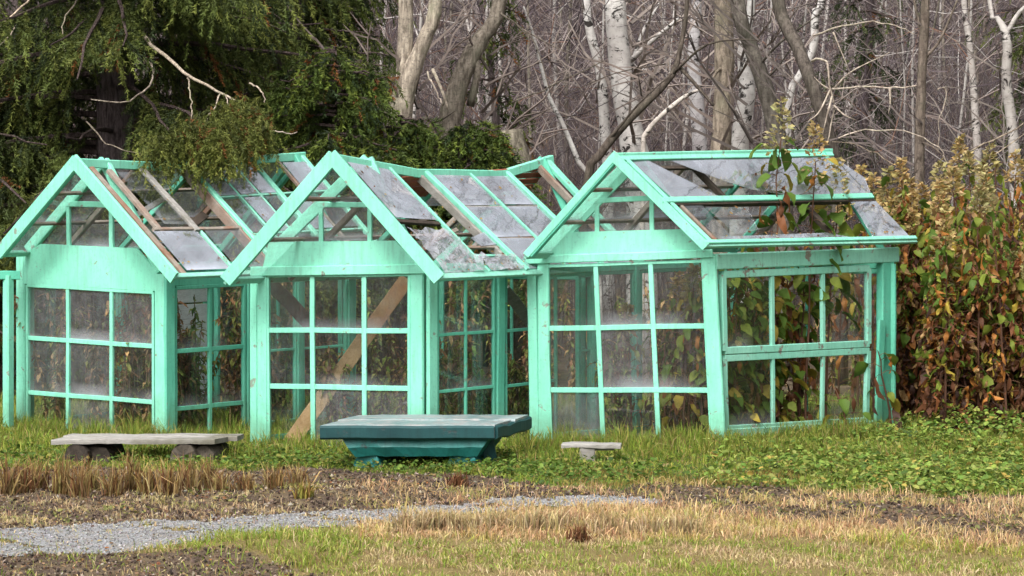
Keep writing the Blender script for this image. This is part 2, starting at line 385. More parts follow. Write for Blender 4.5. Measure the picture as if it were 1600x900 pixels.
def ground_mat():
    m, nt, out = newmat('ground_soil_and_turf')
    at = nt.nodes.new('ShaderNodeAttribute'); at.attribute_name = 'Col'
    sp = nt.nodes.new('ShaderNodeSeparateColor'); nt.links.new(at.outputs['Color'], sp.inputs[0])
    v = coords(nt); n1 = noise(nt, v, 3.5, 5, 0.65); n2 = noise(nt, v, 26, 5, 0.7); n3 = noise(nt, v, 90, 3, 0.7)
    lit = mix(nt, ramp(nt, n2, [(0.3, g(0)), (0.7, g(1))]), (0.04, 0.03, 0.027), (0.125, 0.09, 0.072))
    lawn = mix(nt, n2, (0.045, 0.07, 0.018), (0.10, 0.11, 0.035))
    soil = mix(nt, ramp(nt, n2, [(0.3, g(0)), (0.75, g(1))]), (0.038, 0.027, 0.021), (0.17, 0.122, 0.090))
    soil = mix(nt, ramp(nt, n1, [(0.45, g(0)), (0.62, g(0.8))]), soil, (0.17, 0.13, 0.075))
    straw = mix(nt, n2, (0.12, 0.10, 0.035), (0.27, 0.20, 0.09))
    c = mix(nt, sp.outputs[0], lit, lawn); c = mix(nt, sp.outputs[1], c, soil); c = mix(nt, sp.outputs[2], c, straw)
    principled(nt, out, c, 0.95, math_(nt, 'ADD', n2, math_(nt, 'MULTIPLY', n3, 0.5)), 0.8, 0.03, 0.1)
    return m
def gravel_mat():
    m, nt, out = newmat('fine_grey_gravel')
    v = coords(nt); vo = nt.nodes.new('ShaderNodeTexVoronoi'); vo.inputs['Scale'].default_value = 55; nt.links.new(v, vo.inputs['Vector'])
    n2 = noise(nt, v, 7, 4); n3 = noise(nt, v, 45, 3)
    sp = nt.nodes.new('ShaderNodeSeparateColor'); nt.links.new(vo.outputs['Color'], sp.inputs[0])
    c = mix(nt, sp.outputs[0], (0.17, 0.17, 0.175), (0.33, 0.33, 0.34))
    c = mix(nt, ramp(nt, n2, [(0.5, g(0)), (0.72, g(0.6))]), c, (0.20, 0.16, 0.10))
    c = mix(nt, ramp(nt, n3, [(0.6, g(0)), (0.75, g(0.8))]), c, (0.07, 0.065, 0.06))
    principled(nt, out, c, 0.9, vo.outputs['Distance'], 0.8, 0.02, 0.15)
    return m
def grid_obj(name, xs, ys, zoff, mat, maskf=None, colf=None):
    X, Yg = np.meshgrid(xs, ys); Z = height(X, Yg)+zoff
    nx, ny = len(xs), len(ys)
    i = np.arange(ny-1)[:, None]*nx+np.arange(nx-1)[None]
    q = np.stack([i, i+1, i+nx+1, i+nx], -1).reshape(-1, 4)
    v = np.stack([X, Yg, Z], -1).reshape(-1, 3)
    if maskf is not None:
        cx, cyy = np.meshgrid((xs[1:]+xs[:-1])/2, (ys[1:]+ys[:-1])/2)
        q = q[maskf(cx, cyy).ravel()]
        u, inv = np.unique(q, return_inverse=True); v = v[u]; q = inv.reshape(-1, 4)
    a = Acc(); a.add(v, None, q, colf(v[:, 0], v[:, 1]) if colf else None)
    return a.obj(name, mat, smooth=True)
def zcol(x, Y):
    lawn, path, bA, bB, straw, lit = zones(x, Y)
    near = (Y < 30) & (np.abs(x) < 12)
    front = (Y < 16.5)
    c = np.zeros((len(x), 3)); c[:, 0] = lawn | front; c[:, 1] = bA | bB | lit | path; c[:, 2] = straw & ~front
    return c
xs = np.concatenate([np.linspace(-260, -20, 14), np.linspace(-17, -7.5, 12), np.arange(-7, 7.01, 0.08), np.linspace(7.5, 17, 12), np.linspace(20, 260, 14)])
ys = np.concatenate([np.linspace(-40, 12, 10), np.arange(14, 30, 0.07), np.arange(30.3, 60, 0.6), np.linspace(62, 260, 60)])
gr = grid_obj('ground', xs, ys, 0.0, ground_mat(), None, zcol); gr['kind'] = 'structure'
gp = grid_obj('gravel_path', np.arange(-7.5, 3, 0.03), np.arange(16.5, 21.6, 0.03), 0.004, gravel_mat(), lambda x, y: zones(x, y)[1]); gp['kind'] = 'structure'

# ------------------------------------------------------------------ greenhouses
def lerp(a, b, t): return a+(b-a)*t
def sash(parent, tl, tr, bl, br, cols, rows, n, stile=0.035, munt=0.022, thick=0.035, mat=None, gmat=None, skip=(), gl=None, name='window', top=True):
    """glazed sash: outer frame mesh with muntins and panes below it; cols, rows are inner divisions 0..1"""
    mat = mat or MINT; n = Vector(n)
    P = lambda u, v: lerp(lerp(tl, tr, u), lerp(bl, br, u), v)
    a = Acc()
    for p, q, w in (((0, 0), (0, 1), stile), ((1, 0), (1, 1), stile)):
        v, t, qd = bar_geo(P(*p), P(*q), w, thick, n); a.add(v, t, qd)
    for vv in (0, 1):
        v, t, qd = bar_geo(P(0, vv), P(1, vv), stile*1.1, thick*.94, n); a.add(v, t, qd)
    fr = a.obj(name, mat, parent)
    for c in cols: bar('muntin', P(c, 0), P(c, 1), munt, thick*.72, n, mat, fr)
    for r in rows: bar('muntin', P(0, r), P(1, r), munt*1.05, thick*.66, n, mat, fr)
    cc = [0]+list(cols)+[1]; rr = [0]+list(rows)+[1]
    for i in range(len(cc)-1):
        for k in range(len(rr)-1):
            if (i, k) in skip: continue
            gm = (gl or {}).get((i, k)) or gmat or random.choice([GLASS, GLASS, GLASSD, GLASSC])
            poly = [P(cc[i], rr[k+1]), P(cc[i+1], rr[k+1]), P(cc[i+1], rr[k]), P(cc[i], rr[k])]
            j = [n*random.gauss(0, 0.0025) for _ in range(2)]; poly = [poly[0]+j[0], poly[1]+j[1], poly[2]-j[0], poly[3]-j[1]]
            slab('pane', poly, n, 0.003, gm, fr, -0.004)
    return fr

class House:
    def __init__(s, A, B, ang, over, label):
        """A, B: front corners (px, Y); ang: ridge direction from the picture plane; over: forward overhang"""
        a, b = W(A[0], 600, A[1]), W(B[0], 600, B[1])
        s.u = Vector((math.cos(R(ang)), math.sin(R(ang)), 0)); s.front = vplane(a, b)
        s.A, s.B = Vector((a.x, a.y, 0)), Vector((b.x, b.y, 0))
        s.nf = s.front.n; s.side = vplane(s.B, s.B+s.u); s.ns = s.side.n
        s.left = vplane(s.A, s.A+s.u)
        s.barge = Plane(a-s.u*over, s.front.n); s.over = over
        c = (s.A+s.B)/2+s.u*1.2
        s.root = thing('greenhouse', (c.x, c.y, hz(c.x, c.y)), label, 'greenhouse', 'row of mint green greenhouses')
    def fbar(s, name, p, q, w, t=0.04, mat=None, off=0.0, pl=None, **k):
        pl = pl or s.front; Yd = pl.on(*p).y
        return bar(name, pl.on(*p), pl.on(*q), w*Yd/FPX, t, pl.n, mat or MINT, s.root, off, **k)
    def fslab(s, name, pts, t, mat=None, off=0.0, pl=None):
        pl = pl or s.front
        return slab(name, [pl.on(*p) for p in pts], pl.n, t, mat or MINT, s.root, off)
    def roof_setup(s, ridge_px, eave_px, left_end):
        rp = s.barge.on(*ridge_px[0]); rpl = vplane(rp, rp+s.u)
        s.rp = [rpl.on(*p) for p in ridge_px]
        e0 = s.barge.on(*eave_px[0]); epl = vplane(e0, e0+s.u)
        s.ep = [epl.on(*p) for p in eave_px]
        L = (s.rp[-1]-s.rp[0]); s.len = math.hypot(L.x, L.y)
        s.sr = [math.hypot((p-s.rp[0]).x, (p-s.rp[0]).y)/s.len for p in s.rp]
        e1 = s.ep[0]+s.u*s.len; e1.z = s.ep[-1].z
        s.se = [math.hypot((p-s.ep[0]).x, (p-s.ep[0]).y)/s.len for p in s.ep]
        if s.se[-1] < 0.99: s.ep.append(e1); s.se.append(1.0)
        s.l0 = s.barge.on(*left_end)
        v = ((s.ep[0]-s.rp[0]).normalized()); s.nr = s.u.cross(v).normalized()
        if s.nr.z < 0: s.nr = -s.nr
        v = ((s.l0-s.rp[0]).normalized()); s.nl = s.u.cross(v).normalized()
        if s.nl.z < 0: s.nl = -s.nl
    def _pl(s, pts, ss, t):
        for i in range(len(ss)-1):
            if t <= ss[i+1] or i == len(ss)-2: return lerp(pts[i], pts[i+1], (t-ss[i])/(ss[i+1]-ss[i]))
    def rid(s, t): return s._pl(s.rp, s.sr, t)
    def eav(s, t): return s._pl(s.ep, s.se, t)
    def RP(s, a, t): return lerp(s.rid(a), s.eav(a), t)          # right slope
    def LP(s, a, t): return lerp(s.rid(a), s.l0+s.u*(a*s.len), t)  # left slope
    def rbar(s, name, p, q, w, t, mat, off=0.0, left=False, **k):
        f = s.LP if left else s.RP
        return bar(name, f(*p), f(*q), w, t, s.nl if left else s.nr, mat, s.root, off, **k)
    def rpane(s, pts, mat, off=0.012, left=False, name='pane', t=0.004):
        f = s.LP if left else s.RP; n = s.nl if left else s.nr
        poly = [f(*p) for p in pts]; j = n*random.gauss(0, 0.004)
        poly[0] = poly[0]+j; poly[-1] = poly[-1]-j
        if (poly[1]-poly[0]).cross(poly[2]-poly[0]).dot(n) < 0: poly = poly[::-1]
        return slab(name, poly, n, t, mat, s.root, off)
    def film(s, s0, s1, t0, t1, name='plastic_film'):
        a = Acc(); k = 9; v = []
        for i in range(k+1):
            for j in range(k+1):
                p = s.RP(lerp(s0, s1, i/k), lerp(t0, t1, j/k)+(random.gauss(0, .018) if j == 0 else 0))+s.nr*(0.03+random.gauss(0, 0.014))
                v.append(tuple(p))
        q = [(i*(k+1)+j, i*(k+1)+j+1, (i+1)*(k+1)+j+1, (i+1)*(k+1)+j) for i in range(k) for j in range(k)]
        a.add(v, None, q); return a.obj(name, FILM, s.root, smooth=True)
    def common(s, barge_w, left_barge_w, ridge_mat=None):
        """barge boards, ridge board, eave rails, left slope, rear and left walls"""
        r0 = s.rp[0]; Yd = r0.y
        d = (s.ep[0]-r0).normalized(); dl = (s.l0-r0).normalized()
        bar('barge_board', r0+s.nf*.004-d*.03, s.ep[0]+d*.02, barge_w*Yd/FPX, 0.03, s.nf, MINT, s.root, 0.002)
        bar('barge_board', r0-dl*.02, s.l0, left_barge_w*Yd/FPX, 0.03, s.nf, MINT, s.root, 0.006)
        for i in range(len(s.rp)-1):
            bar('ridge_board', s.rp[i]+Vector((0, 0, -.005)), s.rp[i+1]+Vector((0, 0, -.005)), 0.075, 0.05, Vector((s.u.y, -s.u.x, 0)), ridge_mat or MINT, s.root, 0)
        for i in range(len(s.ep)-1):
            bar('eave_rail', s.ep[i], s.ep[i+1], 0.05, 0.03, s.nr, MINTW, s.root, 0.0)
        s.rbar('eave_rail', (0, 1), (1, 1), 0.06, 0.03, MINTW, left=True)
    def left_slope(s, cells, extra=()):
        k = len(cells)
        for i in range(k+1):
            s.rbar('rafter', (i/k*.98+.01, 0.02), (i/k*.98+.01, 0.99), 0.045, 0.05, PALEWOOD if i % 2 else MINTSHADE, -0.02, left=True)
        for t in (0.33, 0.66): s.rbar('glazing_rail', (0.0, t), (1.0, t), 0.03, 0.025, PALEWOOD, -0.012, left=True)
        for i, c in enumerate(cells):
            for j, ch in enumerate(c):
                if ch == '.': continue
                m = {'g': GLASSD, 'r': GLASSR, 'd': GLASSR}[ch]
                s.rpane([(i/k*.98+.02, j/3+.01), ((i+1)/k*.98, j/3+.01), ((i+1)/k*.98, (j+1)/3-.01), (i/k*.98+.02, (j+1)/3-.01)], m, left=True)

# ---- the left greenhouse
H = House((35, 26.0), (258, 25.0), 48, 0.34, 'greenhouse with a whole row of small gable panes and half-bare rafters, under the spruce branch')
H.roof_setup([(118, 253), (245, 259), (475, 243)], [(271, 432), (392, 427)], (-2, 397))
H.common(21, 20)
def zpx(pl, px, z):            # picture row of height z on a plane, at column px
    lo, hi = 300.0, 760.0
    for _ in range(40):
        md = (lo+hi)/2
        if pl.on(px, md).z > z: lo = md
        else: hi = md
    return md
f = H.front
b0, b1 = zpx(f, 35, 0.0), zpx(f, 256, 0.0)
H.fbar('corner_post', (34, 392), (34, b0), 19, 0.09, off=-0.02)
H.fbar('corner_post', (252, 428), (253, b1), 24, 0.11, off=-0.03)
H.fslab('gable_board', [(37, 397), (66, 381), (214, 388), (247, 424), (250, 455), (40, 443)][::-1], 0.03, off=0.018)
H.fbar('gable_rafter', (161, 252), (43, 391), 18, 0.045, off=-0.01)
H.fbar('gable_rafter', (161, 252), (250, 424), 18, 0.045, off=-0.012)
H.fbar('gable_rail', (104, 318), (180, 321), 9, 0.035); H.fbar('gable_muntin', (107, 316), (108, 384), 7, 0.03); H.fbar('gable_muntin', (174, 322), (175, 388), 8, 0.03)
for pts, gm in (([(110, 321), (172, 323), (172, 386), (110, 383)], GLASS), ([(65, 382), (104, 332), (104, 383)], GLASSC), ([(178, 330), (216, 388), (178, 386)], GLASS), ([(112, 315), (160, 262), (178, 317)], GLASSC)):
    H.fslab('gable_pane', pts[::-1], 0.003, gm, -0.02)
sash(H.root, f.on(44, 446), f.on(241, 457), f.on(44, b0-3), f.on(241, b1-3), (.325, .672), (.37, .755), H.nf, 0.026, 0.036, 0.04, gmat=None,
     gl={(0, 0): GLASSD, (1, 0): GLASSD, (2, 0): GLASSD, (0, 1): GLASSD, (1, 1): GLASSD, (2, 1): GLASS, (1, 2): GLASSD, (0, 2): GLASSC, (2, 2): GLASSC})
sp_ = H.side
def side_wall(H, px0, pxm, px1, t0, t1, extra=True):
    pass
H.fbar('wall_plate', (262, 441), (400, 435), 13, 0.05, MINTSHADE, pl=sp_, off=-0.01)
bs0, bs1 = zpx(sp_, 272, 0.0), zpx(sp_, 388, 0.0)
H.fbar('corner_board', (262, 436), (262, zpx(sp_, 262, 0)), 19, 0.04, MINTSHADE, pl=sp_, off=0.02)
H.fbar('wall_post', (388, 438), (388, bs1), 11, 0.06, MINTSHADE, pl=sp_)
sash(H.root, sp_.on(273, 450), sp_.on(381, 444), sp_.on(273, bs0), sp_.on(381, bs1), (.5,), (.42, .80), H.ns, 0.03, 0.035, 0.04, MINTSHADE, GLASSC)
# the rest of the side wall, the left wall and the rear, seen through the glass
def shell(H, wall_z, side_from, nside, siding=None, mats=(MINTSHADE, MINTSHADE)):
    Lw = H.len-H.over-0.15
    hz_ = wall_z
    for nm, base, nn, s0 in (('side', H.B, H.ns, side_from), ('left', H.A, -H.ns, 0.05)):
        k = max(1, round((Lw-s0)/0.95)) if nm == 'left' else nside
        for i in range(k):
            a0 = s0+(Lw-s0)*i/k+0.05; a1 = s0+(Lw-s0)*(i+1)/k-0.03
            if nm == 'left' and siding and a0 > siding-0.2: continue
            p = [base+H.u*x for x in (a0, a1)]
            tl, tr = [Vector((q.x, q.y, hz_-0.04)) for q in p]; bl, br = [Vector((q.x, q.y, 0.06)) for q in p]
            sash(H.root, tl, tr, bl, br, (), (.5,) if nm == 'side' else (), nn, 0.04, 0.02, 0.04, mats[0], GLASSC)
            e = p[1]+H.u*0.03
            bar('wall_post', Vector((e.x, e.y, 0)), Vector((e.x, e.y, hz_)), 0.06, 0.07, nn, mats[1], H.root)
    a, b = H.A+H.u*Lw, H.B+H.u*Lw
    for e in (a, b): bar('corner_post', Vector((e.x, e.y, 0)), Vector((e.x, e.y, hz_)), 0.09, 0.09, H.nf, mats[1], H.root)
    up = Vector((0, 0, 1))
    bar('wall_plate', a+up*hz_, b+up*hz_, 0.09, 0.05, H.nf, mats[1], H.root)
    bar('wall_plate', H.A+up*(hz_-.0)+H.u*.05, a+up*hz_, 0.07, 0.05, H.ns, mats[1], H.root)
    r = H.rp[-1]
    bar('gable_rafter', r-H.u*.12, a+up*hz_, 0.06, 0.05, H.nf, mats[1], H.root); bar('gable_rafter', r-H.u*.12, b+up*hz_, 0.06, 0.05, H.nf, mats[1], H.root)
    P = lambda t: lerp(a, b, t)
    sash(H.root, P(.06)+up*(hz_-.06), P(.94)+up*(hz_-.06), P(.06)+up*.05, P(.94)+up*.05, (.5,), (), H.nf, 0.05, 0.025, 0.04, mats[0], GLASSC, name='rear_window')
    if siding:
        z = 0.1
        while z < hz_-0.05:
            p0 = H.A+H.u*siding+up*z; p1 = H.A+H.u*Lw+up*(z+random.gauss(0, .004))
            bar('siding_board', p0, p1, 0.135, 0.02, H.ns, WHITEBOARD, H.root, 0.02)
            z += 0.142
        e = H.A+H.u*(siding-.04)
        bar('wall_post', Vector((e.x, e.y, 0)), Vector((e.x, e.y, hz_)), 0.06, 0.07, H.ns, mats[1], H.root)
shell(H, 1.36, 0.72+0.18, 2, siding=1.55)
H.left_slope(['ggg', 'g.g', '.gg', 'ggg'])
# right slope: bare rafters in front, glass further back
H.rbar('rafter', (.05, .04), (.055, .98), .05, .05, PALEWOOD, -.02); H.rbar('rafter', (.115, .06), (.11, .62), .055, .035, PALEWOOD, -.01)
H.rbar('rafter', (.255, .05), (.255, .62), .06, .03, GREYWOOD, .01, jit=.006)
H.rbar('rafter', (.46, .0), (.46, .97), .05, .07, MINT, 0.0); H.rbar('rafter', (.445, .03), (.44, .95), .03, .09, PALEWOOD, -.03)
H.rbar('glazing_bar', (.565, .08), (.565, .97), .022, .03, MINT); H.rbar('glazing_bar', (.655, .04), (.655, .97), .02, .03, MINTW)
H.rbar('rafter', (.745, .0), (.745, .97), .055, .05, MINT); H.rbar('glazing_bar', (.86, .04), (.86, .97), .03, .03, PALEWOOD); H.rbar('rafter', (.985, .0), (.985, .97), .05, .04, MINT)
H.rbar('glazing_rail', (.08, .60), (.46, .60), .035, .035, PALEWOOD, .0, jit=.006); H.rbar('glazing_rail', (.46, .32), (.985, .32), .022, .03, MINTW, -.005); H.rbar('glazing_rail', (.46, .66), (.985, .66), .022, .03, MINTW, -.005)
H.rbar('glazing_bar', (.27, .62), (.265, .97), .028, .03, MINTW)
H.rbar('loose_board', (.16, .62), (.44, .34), .08, .02, DARKWOOD, -.16); H.rbar('loose_board', (.12, .35), (.40, .10), .05, .02, GREYWOOD, -.22)
for c, gm in (((.07, .25, .62, .96), GLASSR), ((.285, .44, .62, .95), GLASSD), ((.14, .25, .08, .56), GLASSK), ((.475, .56, .06, .31), GLASSR), ((.575, .65, .05, .31), GLASSR), ((.665, .735, .05, .31), GLASSR),
              ((.475, .56, .34, .65), GLASSK), ((.575, .65, .34, .65), GLASSR), ((.665, .735, .34, .65), GLASSK), ((.475, .56, .68, .95), GLASSK), ((.575, .65, .68, .95), GLASSK), ((.87, .975, .06, .31), GLASSR), ((.76, .85, .36, .64), GLASSR), ((.87, .975, .36, .64), GLASSK), ((.665, .735, .68, .95), GLASSK)):
    s0, s1, t0, t1 = c; H.rpane([(s0, t0), (s1, t0), (s1, t1), (s0, t1)], gm)
# prop under the outer end of the left barge board
pp = W(13, 430, 25.75); bar('prop_post', Vector((pp.x, pp.y, 0)), Vector((pp.x, pp.y, pp.z)), 0.075, 0.075, H.nf, MINT, H.root); bar('prop_beam', pp+Vector((-.35, -.05, 0)), pp+Vector((.10, .02, 0)), 0.075, 0.05, H.nf, MINTSHADE, H.root, 0.01)
HL = H

# ---- the middle greenhouse
H = House((400, 24.45), (664, 24.1), 48, 0.42, 'greenhouse with a sagging ridge and white roof panes, behind the teal table')
H.roof_setup([(520, 246), (650, 270), (785, 272), (862, 248)], [(684, 433), (815, 427)], (353, 439))
H.common(22, 22)
f = H.front; b0, b1 = zpx(f, 400, 0), zpx(f, 664, 0)
H.fbar('corner_post', (411, 420), (411, b0), 18, 0.09, off=-0.02); H.fbar('corner_board', (396, 424), (396, b0), 12, 0.05, off=-0.03)
H.fbar('corner_post', (652, 415), (652, b1), 22, 0.09, off=-0.02)
H.fbar('header', (394, 424), (664, 420), 15, 0.05, off=0.016)
H.fslab('gable_board', [(412, 416), (421, 378), (618, 376), (655, 414)], 0.03, off=0.02)
H.fbar('gable_rafter', (574, 248), (432, 386), 18, 0.045, off=-0.008); H.fbar('gable_rafter', (574, 248), (640, 392), 18, 0.045, off=-0.01)
H.fbar('gable_rail', (498, 320), (586, 320), 8, 0.035); H.fbar('gable_muntin', (502, 318), (502, 378), 7, 0.03); H.fbar('gable_muntin', (578, 320), (578, 377), 7, 0.03)
for pts, gm in (([(505, 323), (575, 323), (575, 376), (505, 376)], GLASS), ([(442, 377), (499, 327), (499, 377)], GLASSC), ([(581, 330), (618, 376), (581, 376)], GLASSC), ([(508, 316), (572, 256), (590, 317)], GLASS)):
    H.fslab('gable_pane', pts[::-1], 0.003, gm, -0.02)
sash(H.root, f.on(419, 431), f.on(640, 429), f.on(421, b0-2), f.on(640, b1-2), (.316, .682), (.322, .652), H.nf, 0.024, 0.040, 0.04, skip=((0, 2),),
     gl={(0, 0): GLASS, (1, 0): GLASSC, (2, 0): GLASS, (0, 1): GLASSC, (1, 1): GLASSC, (2, 1): GLASSC, (1, 2): GLASSD, (2, 2): GLASSD})
sp_ = H.side; bs0, bs1 = zpx(sp_, 682, 0), zpx(sp_, 782, 0)
H.fbar('corner_board', (672, 424), (672, zpx(sp_, 672, 0)), 19, 0.04, pl=sp_, off=0.02)
H.fbar('wall_plate', (668, 430), (835, 424), 10, 0.05, MINTW, pl=sp_, off=-0.02)
H.fbar('wall_post', (781, 428), (779, bs1), 17, 0.06, MINTSHADE, pl=sp_)
sash(H.root, sp_.on(683, 438), sp_.on(771, 434), sp_.on(683, bs0), sp_.on(771, bs1), (.5,), (.325, .66), H.ns, 0.02, 0.024, 0.03, MINTSHADE, GLASSC)
sash(H.root, sp_.on(790, 433), sp_.on(868, 429), sp_.on(790, bs1), sp_.on(868, bs1-12), (.5,), (.325, .66), H.ns, 0.02, 0.024, 0.03, MINTSHADE, GLASSC)
shell(H, 1.40, 1.85, 1)
H.left_slope(['ggg', 'dgg', 'g.g', 'ggg'])
for t in (.045, .10, .155, .21): H.rbar('ceiling_board', (.30, t), (.99, t), .05, .016, REDWOOD, -.05, left=True)
H.rbar('rafter', (.03, .03), (.03, .98), .04, .05, PALEWOOD, -.02)
H.rbar('glazing_bar', (.235, .0), (.235, .98), .026, .035, MINT, .004)
H.rbar('rafter', (.40, .0), (.405, .98), .05, .055, MINT, .004); H.rbar('rafter', (.375, .02), (.38, .97), .035, .07, GREYWOOD, -.03)
H.rbar('glazing_bar', (.60, .0), (.60, .98), .024, .035, MINT, .004); H.rbar('rafter', (.775, .0), (.775, .98), .05, .055, MINT, .004)
H.rbar('end_rafter', (.925, .03), (.925, .98), .035, .06, PALEWOOD, -.01); H.rbar('end_rafter', (.97, .0), (.97, .98), .075, .04, MINT, .004)
H.rbar('glazing_rail', (.02, .52), (.235, .52), .035, .03, DARKWOOD, -.012); H.rbar('glazing_rail', (.40, .34), (.775, .34), .02, .03, GREYWOOD, -.012); H.rbar('glazing_rail', (.40, .66), (.775, .66), .03, .03, PALEWOOD, -.012)
H.rbar('loose_board', (.22, .42), (.36, .30), .035, .02, PALEWOOD, -.14); H.rbar('loose_board', (.20, .60), (.38, .46), .035, .02, PALEWOOD, -.14); H.rbar('loose_board', (.21, .80), (.385, .62), .03, .02, GREYWOOD, -.10)
H.rbar('glazing_rail', (.235, .74), (.40, .74), .025, .025, PALEWOOD, -.01); H.rbar('glazing_rail', (.235, .82), (.40, .82), .022, .025, MINTW, -.01); H.rbar('loose_board', (.45, .72), (.72, .58), .06, .02, GREYWOOD, -.10)
for c, gm in (((.045, .225, .03, .50), GLASSR), ((.415, .59, .03, .33), GLASSR), ((.61, .765, .03, .33), GLASSR), ((.415, .59, .35, .65), GLASSR), ((.61, .765, .35, .65), GLASSR), ((.415, .59, .67, .96), GLASSR), ((.61, .765, .67, .96), GLASSR)):
    s0, s1, t0, t1 = c; H.rpane([(s0, t0), (s1, t0), (s1, t1), (s0, t1)], gm)
H.film(.04, .23, .60, .98); H.film(.24, .40, .84, .98)
H.rpane([(.30, .66), (.39, .60), (.39, .72), (.31, .74)], GLASSR); H.rpane([(.785, .70), (.92, .62), (.92, .96), (.785, .96)], GLASSR)
H.rbar('loose_board', (.80, .46), (.93, .44), .05, .02, DARKWOOD, -.06)
HM = H

# ---- the right greenhouse
H = House((840, 24.62), (1116, 24.40), 44, 0.30, 'greenhouse with long purlins and a broken roof that yellow plants grow through')
H.roof_setup([(959, 245), (1298, 238)], [(1100, 383), (1430, 376)], (822, 399))
r0 = H.rp[0]; Yd = r0.y
H.common(15, 11)
f = H.front; b0, b1 = zpx(f, 840, 0), zpx(f, 1120, 0)
H.fbar('corner_post', (849, 408), (851, b0), 19, 0.08, off=-0.02); H.fbar('corner_board', (830, 410), (835, b0), 15, 0.05, off=-0.03)
H.fbar('corner_post', (1107, 400), (1123, b1), 24, 0.09, off=-0.02)
H.fbar('header', (822, 406), (1114, 396), 13, 0.05, off=0.016)
H.fslab('gable_board', [(838, 402), (848, 364), (1064, 358), (1100, 389), (1100, 392)], 0.03, off=0.02)
H.fbar('gable_rafter', (994, 248), (876, 368), 24, 0.045, off=-0.008); H.fbar('gable_rafter', (994, 248), (1088, 372), 18, 0.045, off=-0.01)
H.fbar('gable_rail', (928, 314), (1030, 309), 8, 0.035); H.fbar('gable_muntin', (933, 312), (933, 364), 7, 0.03); H.fbar('gable_muntin', (1018, 308), (1019, 362), 7, 0.03)
for pts, gm in (([(936, 316), (1016, 313), (1016, 361), (936, 363)], GLASSC), ([(897, 364), (930, 325), (930, 364)], GLASSC), ([(1022, 325), (1058, 360), (1022, 361)], GLASSC), ([(940, 309), (990, 258), (1030, 306)], GLASSD)):
    H.fslab('gable_pane', pts[::-1], 0.003, gm, -0.02)
sash(H.root, f.on(851, 416), f.on(1098, 408), f.on(862, b0-2), f.on(1112, b1-2), (.325, .672), (.352, .700), H.nf, 0.024, 0.040, 0.04,
     gl={(0, 0): GLASSC, (1, 0): GLASS, (2, 0): GLASS, (0, 1): GLASS, (1, 1): GLASSD, (2, 1): GLASS, (0, 2): GLASSD, (1, 2): GLASS, (2, 2): GLASSC})
sp_ = H.side
H.fbar('wall_plate', (1116, 409), (1400, 398), 25, 0.07, MINTW, pl=sp_, off=0.0)
bs = lambda px: zpx(sp_, px, 0.0)
H.fbar('wall_post', (1385, 405), (1383, bs(1383)), 29, 0.08, MINTSHADE, pl=sp_, off=-0.01); H.fbar('brace_board', (1371, 500), (1364, bs(1364)), 14, 0.03, MINTSHADE, pl=sp_, off=0.045)
sash(H.root, sp_.on(1129, 429), sp_.on(1356, 419), sp_.on(1131, 548), sp_.on(1356, 537), (.325, .675), (), H.ns, 0.055, 0.042, 0.045, MINTW, GLASSC, skip=((1, 0),), name='upper_window')
sash(H.root, sp_.on(1131, 560), sp_.on(1356, 548), sp_.on(1134, 670), sp_.on(1353, 657), (.325, .675), (), H.ns, 0.05, 0.036, 0.04, MINTW, GLASSC, skip=((1, 0), (2, 0)), name='lower_window')
H.fbar('sill_board', (1128, 677), (1385, 662), 14, 0.06, MINTW, pl=sp_)
shell(H, 1.44, 2.0, 0)
H.left_slope(['ggg', 'gdg', 'ggg'])
H.rbar('purlin', (.0, .51), (.985, .51), .055, .045, MINT, .01); H.rbar('purlin', (.0, .545), (.985, .545), .03, .05, DARKWOOD, -.01)
H.rbar('ridge_trim', (.0, .03), (.99, .03), .05, .03, MINT, .01); H.rbar('glazing_rail', (.02, .12), (.36, .12), .035, .03, DARKWOOD, -.02)
H.rbar('rafter', (.035, .0), (.035, .98), .045, .05, MINT, .0); H.rbar('rafter', (.075, .52), (.07, .97), .035, .04, PALEWOOD, -.01); H.rbar('rafter', (.66, .55), (.66, .97), .06, .05, DARKWOOD, -.05)
H.rbar('eave_trim', (.0, .985), (1.0, .985), .035, .03, MINT, .02)
for pts, gm in (([(.05, .05), (.12, .05), (.28, .49), (.06, .49)], GLASSR), ([(.22, .06), (.98, .06), (.98, .49), (.62, .49), (.45, .40), (.36, .30)], GLASSR), ([(.985, .07), (1.04, .30), (1.0, .46), (.985, .49)], GLASSR),
                ([(.08, .57), (.16, .57), (.15, .97), (.085, .97)], GLASSK), ([(.10, .92), (.60, .90), (.72, .97), (.10, .97)], GLASSR), ([(.86, .56), (.985, .56), (.985, .97), (.80, .97), (.84, .70)], GLASSR), ([(.17, .58), (.35, .60), (.30, .85), (.18, .90)], GLASSK)):
    H.rpane(pts, gm)
for s_ in (.36, .60): H.rbar('rafter', (s_, .0), (s_, .50), .04, .05, DARKWOOD, -.10)
HR = H

# ------------------------------------------------------------------ loose timber inside the middle greenhouse
def plank(p0, p1, w, t, mat, label, n=(0, -1, 0)):
    m = (Vector(p0)+Vector(p1))/2
    a = Acc(); v, tt, q = bar_geo(p0, p1, w, t, n, seg=4, jit=.004); a.add(v, tt, q)
    o = a.obj('plank', mat, None, origin=(m.x, m.y, min(p0.z, p1.z))); tag(o, label, 'plank', 'boards leaning inside the greenhouses')
plank(W(452, 694, 24.62), W(636, 436, 25.2), 0.13, 0.03, TANWOOD, 'long tan plank leaning diagonally behind the window by the teal table')
plank(W(415, 436, 24.95), W(490, 512, 25.25), 0.12, 0.03, DARKWOOD, 'dark brown board sloping down behind the upper window of the greenhouse with the sagging ridge')
plank(W(788, 452, 25.35), W(850, 530, 25.9), 0.10, 0.025, GREYWOOD, 'grey board sloping behind the side panes of the greenhouse with the sagging ridge')

